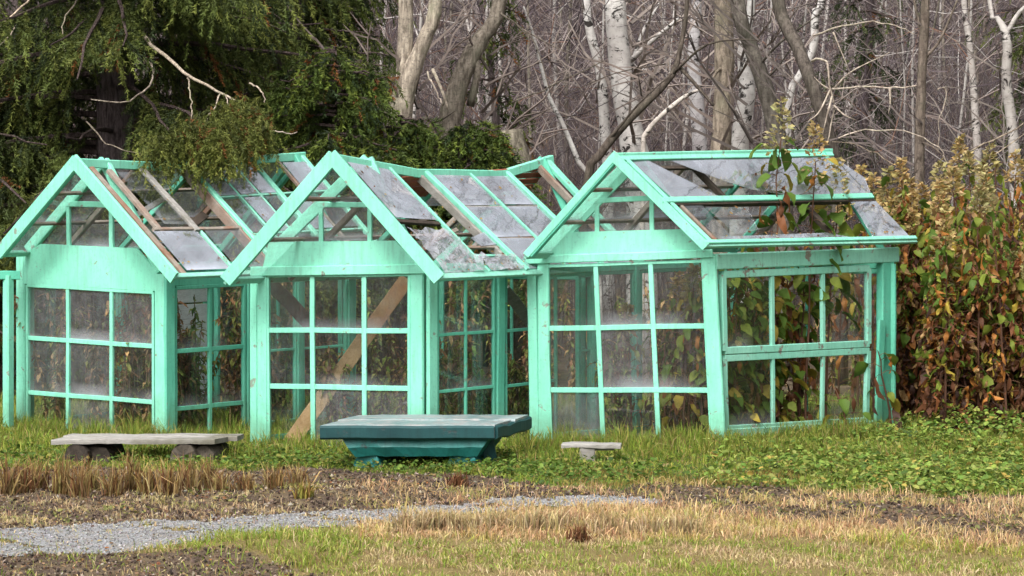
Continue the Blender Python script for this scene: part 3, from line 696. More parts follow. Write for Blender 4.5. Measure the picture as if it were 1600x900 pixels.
# ------------------------------------------------------------------ furniture
def rough_slab(corners, zt, th, mat, parent, name, over=0.0, k=14):
    """thick plank with uneven edges; corners: four plan points front-left, front-right, back-right, back-left"""
    a = Acc(); c = [Vector(p) for p in corners]; v = []
    for i in range(k+1):
        u = i/k
        f_, b_ = c[0].lerp(c[1], u), c[3].lerp(c[2], u)
        d = (b_-f_).normalized(); e1, e2 = random.gauss(0, .004), random.gauss(0, .004); zz = zt+random.gauss(0, .0025)
        f_ = f_+d*e1; b_ = b_+d*e2; ch = th*.14
        for p, z in ((f_, zz-th), (f_-d*ch*.2, zz-th*.5), (f_, zz-ch), (f_+d*ch, zz), (b_-d*ch, zz), (b_, zz-ch), (b_, zz-th)): v.append((p.x, p.y, z))
    q = [(i*7+j, (i+1)*7+j, (i+1)*7+(j+1) % 7, i*7+(j+1) % 7) for i in range(k) for j in range(7)]
    t = [(0, j+1, j) for j in range(1, 6)]+[(k*7, k*7+j, k*7+j+1) for j in range(1, 6)]
    t = [(0, j, j+1) for j in range(1, 6)]+[(k*7, k*7+j+1, k*7+j) for j in range(1, 6)]
    a.add(v, t, q); return a.obj(name, mat, parent)
def log(name, p0, p1, r, mat, parent, sides=14, k=6, wobr=.06, ends=True):
    pts = [Vector(p0).lerp(Vector(p1), i/k) for i in range(k+1)]
    v, t, q = tube(pts, [r*(1+random.gauss(0, wobr*.5)) for _ in pts], sides)
    v = v+rng.normal(0, r*.07, v.shape)
    a = Acc(); a.add(v, t, q); return a.obj(name, mat, parent, smooth=False)
def Xat(px, Y): return (px-800)/FPX*Y
# grey plank bench on dark logs: top spans px 80..368, front edge near 688, top at 680
Yb = 23.15
bx0, bx1 = Xat(80, Yb), Xat(335, Yb); zt = W(200, 686, Yb).z
bench = thing('bench', ((bx0+bx1)/2, Yb+.2, hz((bx0+bx1)/2, Yb)), 'low bench of pale grey planks lying on two dark logs', 'bench')
yb2 = Yb+0.42
rough_slab([(bx0, Yb, 0), (bx1, Yb, 0), (bx1+.09, Yb+.20, 0), (bx0+.055, Yb+.20, 0)], zt, 0.038, GREYWOOD, bench, 'seat_plank')
rough_slab([(bx0+.06, Yb+.21, 0), (bx1+.16, Yb+.21, 0), (bx1+.19, yb2, 0), (bx0+.11, yb2, 0)], zt+.003, 0.038, GREYWOOD, bench, 'seat_plank')
for pxl, pxr in ((102, 150), (265, 318)):
    xl, xr = Xat(pxl, Yb+.1), Xat(pxr, Yb+.1); r = 0.105
    xm = (xl+xr)/2; zb = hz(xm, Yb)
    log('log_support', (xm-.02, Yb-.0, zt-.038-r+.004), (xm+.08, Yb+.42, zt-.038-r+.004), r*1.0, LOGWOOD, bench)
    log('log_support', (xm+.14, Yb+.05, zt-.06-r*.9), (xm+.22, Yb+.40, zt-.06-r*.9), r*.9, LOGWOOD, bench)
    log('log_stump', (xm+.08, Yb+.2, hz(xm, Yb+.2)-.03), (xm+.08, Yb+.2, zt-.05-r), r*1.15, LOGWOOD, bench)
# teal table
Yt = 22.75
tx0, tx1 = Xat(500, Yt), Xat(772, Yt); zt = W(640, 664, Yt).z
yt2 = Yt+0.86
table = thing('table', ((tx0+tx1)/2, Yt+.4, hz((tx0+tx1)/2, Yt)), 'low heavy table painted dark teal with a worn thick slab top', 'table')
rough_slab([(tx0, Yt, 0), (tx1, Yt, 0), (tx1+.13, Yt+.42, 0), (tx0+.13, Yt+.42, 0)], zt, 0.10, TEALTOP, table, 'top_plank')
rough_slab([(tx0+.11, Yt+.43, 0), (tx1+.16, Yt+.43, 0), (tx1+.27, yt2, 0), (tx0+.26, yt2, 0)], zt+.004, 0.10, TEALTOP, table, 'top_plank')
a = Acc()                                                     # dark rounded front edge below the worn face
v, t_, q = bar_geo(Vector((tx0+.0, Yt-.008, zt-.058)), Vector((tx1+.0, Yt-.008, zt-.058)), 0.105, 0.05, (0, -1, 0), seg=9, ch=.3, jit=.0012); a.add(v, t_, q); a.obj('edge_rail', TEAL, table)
v, t_, q = bar_geo(Vector((tx1+.01, Yt+.01, zt-.06)), Vector((tx1+.275, yt2, zt-.06)), 0.10, 0.04, (1, -.3, 0), seg=6, ch=.3, jit=.004); a = Acc(); a.add(v, t_, q); a.obj('edge_rail', TEAL, table)
cx0, cx1 = Xat(534, Yt+.12), Xat(764, Yt+.12)
zb = W(640, 712, Yt+.1).z
a = Acc()                                                     # hull-shaped base: wider above than below
k = 12; v = []
for i in range(k+1):
    u = i/k; e = 0.0
    for (y_, zz, sh) in ((Yt+.03, zt-.10, 0), (Yt+.01, lerp(zt-.10, zb, .5), .05), (Yt+.05, zb, .10), (Yt+.62, zb, .09), (Yt+.68, lerp(zt-.10, zb, .55), .05), (Yt+.62, zt-.10, 0)):
        v.append((lerp(cx0+sh, cx1-sh, u)+(y_-Yt)*.2, y_+random.gauss(0, .004), zz+random.gauss(0, .003)))
q = [(i*6+j, (i+1)*6+j, (i+1)*6+(j+1) % 6, i*6+(j+1) % 6) for i in range(k) for j in range(6)]
t_ = [(0, j+1, j) for j in range(1, 5)]+[(k*6, k*6+j, k*6+j+1) for j in range(1, 5)]
a.add(v, t_, q); a.obj('base_log', TEALB, table)
for pxc in (575, 722):
    xm = Xat(pxc, Yt+.1); g0 = hz(xm, Yt+.3)
    log('foot_log', (xm, Yt+.08, g0+.02), (xm+.16, Yt+.75, g0+.02), .105, TEALB, table)
bar('end_brace', Vector((cx1-.02, Yt+.22, zt-.11)), Vector((cx1+.02, Yt+.25, hz(cx1, Yt)-.02)), 0.10, 0.06, (0, -1, 0), TEAL, table)
# little T stool
Ys = 23.2; sx = Xat(922, Ys); zt = W(922, 693, Ys).z
st = thing('stool', (sx, Ys+.05, hz(sx, Ys)), 'small grey stool of one post and a short board, standing in the grass', 'stool')
rough_slab([(sx-.225, Ys-.03, 0), (sx+.235, Ys-.06, 0), (sx+.25, Ys+.12, 0), (sx-.21, Ys+.14, 0)], zt, 0.03, GREYWOOD, st, 'seat_plank', k=6)
bar('post', Vector((sx-.02, Ys+.0, hz(sx, Ys)-.06)), Vector((sx-.02, Ys+.0, zt-.03)), 0.12, 0.07, (0, -1, 0), GREYWOOD, st)
bar('brace', Vector((sx+.02, Ys+.04, zt-.045)), Vector((sx+.19, Ys+.04, zt-.04)), 0.03, 0.05, (0, -1, 0), GREYWOOD, st)
# ------------------------------------------------------------------ vegetation helpers
def unit(v): return v/(np.linalg.norm(v, axis=-1, keepdims=True)+1e-12)
def frames(d, up=None):
    """rotation matrices whose first axis is d (n,3), random roll"""
    n = len(d); d = unit(d)
    r = unit(rng.normal(size=(n, 3))) if up is None else unit(up)
    b = unit(np.cross(d, r)); c = np.cross(b, d)
    return np.stack([d, b, c], -1)            # columns
def stamp(acc, tv, tt, pos, rot, scl, col):
    """many copies of a small template joined into one mesh"""
    n = len(pos); k = len(tv)
    v = np.einsum('nij,kj->nki', rot, tv)*np.asarray(scl).reshape(-1, 1, 1)+pos[:, None]
    t = (np.asarray(tt)[None]+np.arange(n)[:, None, None]*k).reshape(-1, 3)
    c = np.repeat(col, k, axis=0) if len(np.shape(col)) == 2 else col
    acc.add(v.reshape(-1, 3), t, None, c)
def sprig_template(nn=16, L=1.0, spread=0.34, w=0.035, seed=1):
    """spruce sprig: a thin twig with needles swept forward; length 1 along x"""
    r = np.random.default_rng(seed); v = []; t = []
    def tri(a, b, c):
        i = len(v); v.extend([a, b, c]); t.append((i, i+1, i+2))
    tri((0, -.02, 0), (0, .02, 0), (L, 0, 0))
    for i in range(nn):
        x = L*(0.05+0.95*i/nn); a = r.uniform(0, 2*np.pi)
        d = np.array([r.uniform(.5, 1.0), math.cos(a), math.sin(a)*.7])*spread*r.uniform(.7, 1.15)*(1-.45*i/nn)
        s = np.cross(d, r.normal(size=3)); s = s/np.linalg.norm(s)*w
        p = np.array([x, 0, 0]); tri(p-s, p+s, p+d)
    return np.array(v), np.array(t)
SPRIG = [sprig_template(seed=i, w=.05, spread=.40) for i in range(3)]

def spruce(px, Y, h, rad, label, hmin=0.4, nb=60, seed=0, trunk_r=0.2, dens=1.0, cols=((0.050, 0.070, 0.018), (0.105, 0.13, 0.030), (0.025, 0.038, 0.014)), keep=None, hvis=99, az=None, brown=0.014, droop=1.0, expo=.8, group='spruces behind the greenhouses'):
    x0 = Xat(px, Y); z0 = hz(x0, Y)
    r = np.random.default_rng(seed)
    root = thing('spruce_tree', (x0, Y, z0), label, 'tree', group)
    a = Acc(); k = 9
    pts = [(x0+r.normal(0, .02)*i, Y+r.normal(0, .02)*i, z0-.1+(h+.1)*i/k) for i in range(k+1)]
    v, t, q = tube(pts, [trunk_r*(1.25 if i == 0 else 1)*(1-.92*(i/k))+.01 for i in range(k+1)], 12); a.add(v, t, q)
    a.obj('trunk', DARKBARK, root, smooth=True)
    limb = Acc(); P = []; D = []; S = []; C = []
    for b in range(nb):
        u = (b+r.uniform())/nb; zz = hmin+(h-hmin)*u**1.5
        if zz > hvis and r.uniform() < .55: continue
        L = rad*(1-zz/h)**expo*r.uniform(.65, 1.1)+.12
        an = r.uniform(0, 2*np.pi) if az is None else r.uniform(*az)
        d = np.array([math.cos(an), math.sin(an), 0])
        n = 9; s = np.linspace(0, 1, n)
        dr = droop*r.uniform(.25, .5)
        path = np.array([x0, Y, z0+zz])+d*L*s[:, None]+np.array([0, 0, 1])*(L*(.12*s-dr*s**2+.10*s**4))[:, None]
        path += r.normal(0, .02, path.shape)*s[:, None]
        v, t, q = tube(path, .028*(1-s*.85)*(L/2)**.5+.003, 5, False); limb.add(v, None, q, (.75, .7, .65))
        # hanging branchlets
        m = max(3, int(L*13*dens)); ss = r.uniform(.12, 1, m)
        for s_ in ss:
            i = min(int(s_*(n-1)), n-2); p = path[i]+(path[i+1]-path[i])*(s_*(n-1)-i)
            side = np.array([-d[1], d[0], 0])*r.choice([-1, 1]); l = r.uniform(.16, .5)*(1.1-.5*s_)*min(1.3, .5+L/2.2)
            dd = d*r.uniform(.3, .9)+side*r.uniform(.3, .9)+np.array([0, 0, -1])*r.uniform(.15, 1.0)*droop; dd /= np.linalg.norm(dd)
            mm = max(3, int(l/.05)); uu = np.linspace(.05, 1, mm)
            q_ = p+dd*l*uu[:, None]+np.array([0, 0, -1])*(l*.55*droop*uu**2)[:, None]
            dirs = dd+np.array([0, 0, -1])*(.9*droop*uu)[:, None]
            P.append(q_); D.append(dirs+r.normal(0, .35, q_.shape)); S.append(r.uniform(.08, .17, mm))
            base = np.array(cols[0] if r.uniform() < .55 else (cols[1] if r.uniform() < .6 else cols[2]))  # olive highlights and dark tones of the boughs put into the tint
            if r.uniform() < brown: base = np.array((.16, .065, .02))
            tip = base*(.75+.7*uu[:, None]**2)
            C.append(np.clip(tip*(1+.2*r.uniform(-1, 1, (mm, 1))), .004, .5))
    o = limb.obj('limbs', DARKBARK, root); o['kind'] = 'stuff'
    P = np.concatenate(P); D = np.concatenate(D); S = np.concatenate(S); C = np.concatenate(C)
    if keep is not None:
        m = keep(P); P, D, S, C = P[m], D[m], S[m], C[m]
    cr = Acc()
    for i in range(3):
        sl = slice(i, None, 3); tv, tt = SPRIG[i]
        stamp(cr, tv, tt, P[sl], frames(D[sl]), S[sl], C[sl])
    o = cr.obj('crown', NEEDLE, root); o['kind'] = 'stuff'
    return root, len(P)

def twig_tree(acc, base, top, r0, nb, L, r, col, spread=.6, up=.55, sub=5, start=.3, minr=.004):
    """bare branches up a stem from base to top; adds to acc"""
    base, top = np.asarray(base), np.asarray(top); H = np.linalg.norm(top-base)
    for b in range(nb):
        u = start+(1-start)*(b+r.uniform())/nb; p = base+(top-base)*u
        an = r.uniform(0, 2*np.pi); l = L*(1.15-u)*r.uniform(.5, 1.2)+.1
        d = np.array([math.cos(an)*spread, math.sin(an)*spread, up*r.uniform(.4, 1.3)]); d /= np.linalg.norm(d)
        s = np.linspace(0, 1, 5)
        path = p+d*l*s[:, None]+r.normal(0, .05*l, (5, 3))*s[:, None]+np.array([0, 0, 1])*(.1*l*s*s)[:, None]
        rr = max(minr, r0*(1-u)*.2+.003)
        v, t, q = tube(path, rr*(1-.75*s)+minr*.5, 3, False); acc.add(v, None, q, col)
        for k in range(sub):
            s_ = r.uniform(.25, 1); i = min(int(s_*4), 3); p2 = path[i]+(path[i+1]-path[i])*(s_*4-i)
            d2 = d+r.normal(0, .55, 3); d2 /= np.linalg.norm(d2); l2 = l*r.uniform(.2, .5)
            pp = np.array([p2, p2+d2*l2*.5+r.normal(0, .03*l2, 3), p2+d2*l2+np.array([0, 0, -.05*l2])])
            v, t, q = tube(pp, np.array([rr*.45, rr*.35, minr*.4])+minr*.3, 3, False); acc.add(v, None, q, col)

def stem_tree(name, ctrl, rads, mat, label, cat='tree', group=None, tint=(1, 1, 1), branches=(), sides=10, n=16, twigs=None, ground=True, knots=0):
    """ctrl: stem centre line in world space, bottom first; branches: (path, r0, r1)"""
    c = [Vector(p) for p in ctrl]
    if ground and c[0].z > hz(c[0].x, c[0].y): c.insert(0, Vector((c[0].x-(c[1].x-c[0].x)*.4, c[0].y, hz(c[0].x, c[0].y)-.1))); rads = [rads[0]*1.2]+list(rads)
    root = thing(name, c[0], label, cat, group)
    p = smooth_path(c, n); rr = np.interp(np.linspace(0, 1, n), np.linspace(0, 1, len(rads)), rads)*(1+rng.normal(0, .04, n))
    v, t, q = tube(p, rr, sides); a = Acc(); a.add(v, t, q, tint); a.obj('trunk', mat, root, smooth=True)
    for bp, r0, r1 in branches:
        pb = smooth_path(bp, 9); v, t, q = tube(pb, np.linspace(r0, r1, 9), 6); a = Acc(); a.add(v, t, q, tint); a.obj('branch', mat, root, smooth=True)
    if twigs:
        a = Acc(); twig_tree(a, p[0], p[-1], rads[0], *twigs); o = a.obj('crown', TWIG, root); o['kind'] = 'stuff'
    return root

# ------------------------------------------------------------------ spruces
xt, Yt1 = Xat(182, 31), 31.0
def keepS(P):      # natural gap in front of the big trunk and below the lowest boughs
    m = (np.abs(P[:, 0]-xt-.0) < .28) & (P[:, 1] < 31.1) & (P[:, 2] > 1.9) & (P[:, 2] < 3.3)
    m2 = (P[:, 1] < 28.4) & (P[:, 2] < 2.75)
    return ~(m | m2)
PSP = dict(hvis=5.5)
spruce(182, 31.0, 14, 3.4, 'big old spruce with a thick bare purple brown trunk', hmin=1.7, nb=140, seed=11, trunk_r=.235, dens=1.9, cols=((.075, .10, .024), (.14, .165, .038), (.03, .045, .016)), keep=keepS, **PSP)
spruce(-110, 30.4, 12, 3.0, 'dark spruce with a curtain of hanging boughs beside the thick bare trunk', hmin=1.0, nb=110, seed=12, trunk_r=.18, dens=1.3, **PSP)
spruce(440, 33.0, 13, 2.1, 'broad spruce with rounded dark boughs reaching towards the forked pale trunk', hmin=1.1, nb=170, seed=13, trunk_r=.2, dens=2.4, cols=((.060, .085, .019), (.115, .145, .030), (.024, .038, .014)), **PSP)
spruce(300, 34.5, 13, 2.8, 'spruce in the deep shade behind the thick bare trunk', hmin=.8, nb=80, seed=14, trunk_r=.2, cols=((.035, .05, .016), (.06, .075, .022), (.02, .03, .012)), **PSP)  # needle greens darkened: the deep shade is put into the colour
spruce(30, 34.0, 13, 2.8, 'shaded spruce filling the gap left of the thick bare trunk', hmin=.6, nb=90, seed=19, trunk_r=.2, cols=((.035, .05, .016), (.06, .075, .022), (.05, .045, .03)), **PSP)  # darker needle tints paint in this tree's shade
def young(px, Y, h, rad, label, seed, nb=110): return spruce(px, Y, h, rad, label, hmin=1.2, nb=nb, seed=seed, trunk_r=.05, dens=2.8, cols=((.055, .085, .016), (.12, .16, .028), (.02, .035, .012)), brown=.025, droop=.75, expo=.4)
young(525, 30.2, 3.5, 1.2, 'young bushy spruce in front of the broad dark spruce', 21)
young(628, 30.5, 2.8, 1.15, 'young bushy spruce below the forked pale trunk', 22)
young(735, 30.4, 2.75, .95, 'young bushy spruce behind the sagging ridge', 23)
spruce(765, 33.5, 6.5, .5, 'slender young spruce beside the slanting grey trunk', hmin=.6, nb=60, seed=24, trunk_r=.05, dens=1.4, brown=.06)
spruce(1345, 44, 9, 1.4, 'thin ragged spruce among the bare birches', hmin=.6, nb=60, seed=25, trunk_r=.09, dens=.9, cols=((.035, .05, .018), (.07, .09, .03), (.02, .03, .012)))
spruce(1625, 42, 9, 1.3, 'ragged spruce beyond the twisted birch', hmin=.6, nb=60, seed=26, trunk_r=.09, dens=.9)

# the low bough hanging over the ridge of the first greenhouse, with bare dead limbs: parts of the big spruce
BIG = bpy.data.objects['spruce_tree']
def limb(pts, r0, r1, col=(1.5, 1.4, 1.3), name='dead_limb', mat=None):
    p = smooth_path([W(*q) for q in pts], 14); p[1:] += rng.normal(0, .006, p[1:].shape); v, t, q = tube(p, np.linspace(r0, r1, 14)*.72, 6); a = Acc(); a.add(v, t, q, col); a.obj(name, mat or GREYBARK, BIG, smooth=True)
limb([(214, 42, 30.6), (232, 66, 29.6), (262, 92, 28.8), (300, 122, 28.0), (345, 145, 27.4), (372, 160, 27.1)], .034, .012)
limb([(293, 122, 28.1), (298, 150, 27.9), (300, 190, 27.7)], .012, .006); limb([(345, 146, 27.4), (330, 178, 27.1), (312, 200, 26.9)], .012, .004)
limb([(208, 78, 30.6), (222, 92, 29.9), (238, 102, 29.5), (236, 128, 29.3), (218, 148, 29.2), (190, 159, 29.2), (142, 155, 29.2)], .02, .009, (1.8, 1.7, 1.65))
limb([(390, 130, 28), (408, 142, 27.8), (414, 160, 27.7)], .014, .006); limb([(398, 178, 27.6), (420, 200, 27.4), (445, 208, 27.4), (466, 207, 27.4)], .013, .006, (1.8, 1.7, 1.65))
limb([(120, 0, 30), (102, 28, 29.6), (98, 52, 29.5), (104, 90, 29.4)], .013, .005); limb([(45, 0, 29.5), (28, 18, 29.3), (0, 40, 29.2), (-20, 60, 29)], .016, .008, (2.0, 1.8, 1.6)); limb([(24, 40, 29.3), (10, 62, 29.2), (-4, 76, 29.2)], .012, .005)
limb([(135, 190, 29), (170, 225, 28.6), (225, 242, 28.4)], .012, .005, (.8, .75, .7)); limb([(372, 160, 27.1), (380, 190, 26.8), (400, 220, 26.6)], .010, .004); limb([(352, 150, 27.3), (362, 186, 27), (352, 230, 26.7)], .009, .003)
def bough(ctrl, n, l0, seed, cols=((.12, .145, .03), (.17, .19, .042), (.065, .08, .02))):
    r = np.random.default_rng(seed); p = smooth_path([W(*q) for q in ctrl], 30); P = []; D = []; S = []; C = []
    for i in range(n):
        b = p[r.integers(0, 30)]+r.normal(0, .05, 3)
        dd = np.array([r.uniform(-.6, .6), r.uniform(-.7, .3), -r.uniform(.3, 1)]); dd /= np.linalg.norm(dd); l = l0*r.uniform(.4, 1.1); m = max(4, int(l/.04)); u = np.linspace(0, 1, m)
        q_ = b+dd*l*u[:, None]+np.array([0, 0, -1])*(.4*l*u*u)[:, None]
        P.append(q_); D.append(dd+np.array([0, 0, -1])*u[:, None]+r.normal(0, .4, q_.shape)); S.append(r.uniform(.07, .13, m))
        c = np.array(cols[r.choice(3, p=[.5, .3, .2])])
        if r.uniform() < .07: c = np.array((.20, .09, .025))
        C.append(np.clip(c*(.7+.6*u[:, None]**2)*(1+.2*r.uniform(-1, 1, (m, 1))), .004, .5))
    P, D, S, C = map(np.concatenate, (P, D, S, C)); cr = Acc()
    for i in range(3): stamp(cr, *SPRIG[i], P[i::3], frames(D[i::3]), S[i::3], C[i::3])
    o = cr.obj('hanging_bough', NEEDLE, BIG); o['kind'] = 'stuff'
bough([(366, 158, 27.0), (335, 180, 26.4), (290, 200, 25.9), (236, 224, 25.6)], 210, .24, 31)
bough([(300, 198, 25.9), (330, 208, 25.9), (345, 222, 25.8), (310, 232, 25.8)], 130, .22, 32)
bough([(374, 156, 27.0), (398, 172, 26.6), (404, 196, 26.4)], 110, .26, 33)
bough([(345, 170, 26.6), (375, 190, 26.4), (380, 215, 26.2)], 90, .24, 34)

# ------------------------------------------------------------------ bare trees with a place of their own
def PT(*pts): return [W(*p) for p in pts]
BG = 'bare trees at the edge of the wood'
stem_tree('birch_tree', PT((1000, 300, 35), (990, 230, 35), (973, 130, 35), (965, 60, 35), (962, -30, 35), (968, -500, 35.5)), [.165, .16, .14, .135, .13, .05], BIRCH,
          'stout white birch with black scarred bark', group=BG, branches=[(PT((985, 95, 35), (1010, 72, 34.8), (1045, 42, 34.6), (1062, 27, 34.5)), .035, .015), (PT((975, 150, 35), (1000, 60, 35.3), (1030, 5, 35.5)), .03, .012)], twigs=(30, 2.0, rng, (.30, .25, .22)))
stem_tree('birch_tree', PT((950, 290, 36.5), (945, 200, 36.5), (938, 110, 36.5), (922, 50, 36.5), (914, -40, 36.6), (905, -420, 37)), [.07, .065, .06, .055, .05, .02], BIRCH, 'thin white birch close beside the stout scarred birch', group=BG, twigs=(22, 1.5, rng, (.3, .25, .22)))
stem_tree('alder_tree', PT((1124, 300, 33), (1128, 200, 33), (1132, 100, 33), (1130, -20, 33), (1124, -500, 33)), [.115, .11, .11, .105, .04], GREYBARK, 'straight tan grey trunk standing against a white birch', group=BG, tint=(1.15, 1.08, 1.0), branches=[(PT((1130, 105, 33), (1122, 110, 32.85), (1112, 124, 32.8)), .02, .012)], twigs=(26, 1.8, rng, (.2, .16, .14)))
stem_tree('birch_tree', PT((1155, 290, 34), (1158, 200, 34), (1168, 140, 34), (1160, 80, 34), (1176, -20, 34), (1190, -450, 34)), [.11, .105, .10, .06, .05, .02], BIRCH, 'white birch half hidden by the straight tan trunk', group=BG, twigs=(20, 1.6, rng, (.3, .25, .22)))
stem_tree('birch_tree', PT((1095, 280, 38), (1090, 180, 38), (1083, 90, 38), (1090, -20, 38), (1100, -420, 38)), [.10, .095, .08, .07, .03], BIRCH, 'pale birch between the stout scarred birch and the tan trunk', group=BG, tint=(.9, .9, .95), twigs=(20, 1.6, rng, (.3, .25, .22)))
stem_tree('alder_tree', PT((1222, 300, 32), (1212, 200, 32), (1190, 120, 32), (1168, 60, 32), (1150, -10, 32), (1090, -420, 33)), [.11, .10, .09, .085, .08, .03], GREYBARK, 'dark leaning trunk crossing the white birch', group=BG, tint=(.55, .55, .55), branches=[(PT((1183, 105, 32), (1215, 70, 31.8), (1255, 40, 31.6), (1280, 22, 31.5)), .018, .006), (PT((1195, 125, 32), (1215, 105, 31.8), (1240, 70, 31.6)), .014, .006)], twigs=(22, 1.8, rng, (.12, .10, .09)))
stem_tree('alder_tree', PT((1310, 310, 31), (1302, 240, 31), (1275, 150, 31), (1245, 70, 31.2), (1212, -10, 31.5), (1150, -350, 32)), [.075, .07, .07, .07, .065, .03], GREYBARK, 'dark slanting trunk with a broken stub behind the long purlins', group=BG, tint=(.42, .4, .4), twigs=(20, 1.6, rng, (.12, .10, .09)))
stem_tree('birch_tree', PT((1225, 290, 36), (1232, 155, 36), (1255, 110, 36), (1272, 70, 36), (1274, 20, 36), (1290, -30, 36), (1310, -400, 36)), [.04, .05, .05, .05, .05, .045, .015], BIRCH, 'slim white birch bending behind the slanting dark trunk', group=BG, tint=(1.05, 1.05, 1.05), twigs=(14, 1.3, rng, (.3, .25, .22)))
stem_tree('dead_tree', PT((915, 300, 30), (940, 238, 30), (990, 180, 30.1), (1045, 125, 30.2), (1062, 80, 30.3), (1076, -20, 30.4), (1082, -250, 30.6)), [.046, .044, .04, .034, .027, .022, .008], GREYBARK, 'fallen dark crooked limb rising from behind the ridge beside the stout birch', group=BG, tint=(.36, .33, .32), branches=[(PT((1052, 115, 30.2), (1100, 72, 30), (1150, 62, 29.8), (1190, 64, 29.7)), .014, .005), (PT((1062, 105, 30.2), (1085, 130, 30.1), (1115, 165, 30)), .022, .014), (PT((955, 215, 30), (1000, 160, 29.9), (1050, 115, 29.9)), .014, .006), (PT((1040, 100, 30), (960, 115, 29.9), (880, 150, 29.8)), .008, .003)])
stem_tree('birch_tree', PT((1005, 260, 31.5), (1012, 205, 31.5), (1060, 158, 31.5), (1092, 140, 31.5)), [.028, .028, .024, .015], BIRCH, 'thin pale leaning stem under the crooked dark limb', group=BG, tint=(.9, .85, .8))
# pale forked trunk and slanting trunk by the young spruces
stem_tree('alder_tree', PT((618, 300, 31.6), (628, 160, 31.6), (650, 95, 31.6), (668, 50, 31.6), (682, -10, 31.6), (700, -350, 32)), [.14, .13, .09, .08, .075, .03], GREYBARK, 'pale grey forked trunk rising out of the young spruces', group=BG, tint=(1.45, 1.4, 1.32), branches=[(PT((630, 150, 31.6), (632, 100, 31.7), (634, 50, 31.7), (634, -40, 31.7)), .10, .085), (PT((676, 108, 31.5), (690, 140, 31.4), (700, 170, 31.4)), .02, .012)], twigs=(24, 1.8, rng, (.2, .16, .14)))
stem_tree('alder_tree', PT((690, 300, 32.5), (706, 170, 32.5), (732, 95, 32.5), (755, 55, 32.6), (782, 0, 32.6), (830, -300, 33)), [.13, .12, .10, .09, .08, .03], GREYBARK, 'slanting grey trunk right of the pale forked trunk', group=BG, tint=(.95, .92, .88), branches=[(PT((738, 85, 32.5), (746, 110, 32.5), (735, 165, 32.6)), .04, .05)], twigs=(22, 1.7, rng, (.2, .16, .14)))
stem_tree('tree_stump', PT((815, 320, 31.5), (800, 240, 31.5), (795, 203, 31.5)), [.20, .17, .15], GREYBARK, 'thick broken grey green stump behind the raised end of the sagging ridge', 'stump', tint=(.75, .75, .68), n=8)
# right-hand side
stem_tree('rowan_tree', PT((1438, 400, 30), (1436, 280, 30), (1440, 120, 30), (1446, 0, 30), (1450, -300, 30)), [.06, .055, .05, .045, .015], GREYBARK, 'straight dark young trunk behind the tall withered thicket', group=BG, tint=(.62, .56, .54), branches=[(PT((1446, 90, 30), (1470, 60, 30), (1500, -10, 30)), .02, .01), (PT((1442, 60, 30), (1432, 20, 30), (1425, -20, 30)), .02, .01), (PT((1436, 220, 30), (1465, 235, 29.8), (1490, 270, 29.8)), .012, .006)], twigs=(18, 1.2, rng, (.16, .13, .12)))
stem_tree('birch_tree', PT((1588, 320, 33), (1582, 200, 33), (1572, 130, 33), (1574, 60, 33), (1560, 30, 33.1), (1545, 0, 33.2), (1540, -250, 33.5)), [.07, .065, .06, .055, .03, .025, .01], BIRCH, 'twisted forked birch with a dark upper fork', group=BG, tint=(.8, .78, .76), branches=[(PT((1573, 52, 33), (1592, 20, 33), (1615, 0, 33)), .03, .02)], twigs=(18, 1.3, rng, (.2, .17, .15)))
stem_tree('birch_tree', PT((1530, 300, 37), (1522, 150, 37), (1514, 60, 37), (1505, -20, 37), (1500, -350, 37)), [.05, .045, .04, .035, .015], BIRCH, 'slim spotted birch between the dark young trunk and the twisted birch', group=BG, tint=(.85, .82, .8), twigs=(16, 1.3, rng, (.25, .2, .18)))
stem_tree('birch_tree', PT((930, 310, 34), (905, 255, 34), (880, 195, 34), (857, 148, 34), (835, 60, 34), (818, 10, 34)), [.03, .03, .028, .024, .018, .010], BIRCH, 'thin white birch leaning away from the stout scarred birch', group=BG, twigs=(8, .8, rng, (.3, .25, .22)))
def dead(ctrl, r0, r1, label, tint=(1.9, 1.8, 1.7), br=(), mat=None):
    c = PT(*ctrl); p = smooth_path(c, 14); p[1:] += rng.normal(0, .007, p[1:].shape); a = Acc(); v, t, q = tube(p, np.linspace(r0, r1, 14)*.75, 6); a.add(v, t, q, tint)
    for b in br:
        pb = smooth_path(PT(*b), 8); v, t, q = tube(pb, np.linspace(r1*1.1+.003, .003, 8), 5); a.add(v, t, q, tint)
    o = a.obj('dead_branch', mat or GREYBARK, None, smooth=True, origin=tuple(c[0])); tag(o, label, 'branch', 'dead branches hanging in the wood')
dead([(1268, 96, 31), (1284, 92, 30.9), (1293, 104, 30.8), (1297, 140, 30.8), (1304, 165, 30.8), (1298, 200, 30.8), (1292, 225, 30.8)], .018, .008, 'bleached dead branch hooked downwards from the slanting dark trunk', (1.9, 1.8, 1.75), br=[[(1297, 140, 30.8), (1280, 175, 30.7), (1262, 190, 30.7)], [(1300, 150, 30.8), (1290, 190, 30.7), (1285, 210, 30.7)], [(1303, 165, 30.8), (1320, 180, 30.7), (1338, 188, 30.7)], [(1297, 140, 30.8), (1284, 132, 30.8), (1272, 120, 30.8)], [(1304, 138, 30.8), (1330, 112, 30.7), (1390, 82, 30.7)]])
dead([(1300, 139, 30.6), (1345, 136, 30.5), (1395, 136, 30.4), (1440, 134, 30.2)], .014, .010, 'straight bleached branch lying level between the hooked branch and the dark young trunk', (1.9, 1.8, 1.75), br=[[(1390, 136, 30.4), (1391, 160, 30.4), (1388, 178, 30.4)]])
dead([(1270, 56, 31), (1320, 40, 30.8), (1370, 34, 30.7), (1405, 42, 30.6), (1430, 54, 30.5)], .014, .006, 'arched bleached branch above the level one', (1.7, 1.6, 1.55), br=[[(1302, 50, 30.8), (1312, 75, 30.8), (1328, 112, 30.8)]])
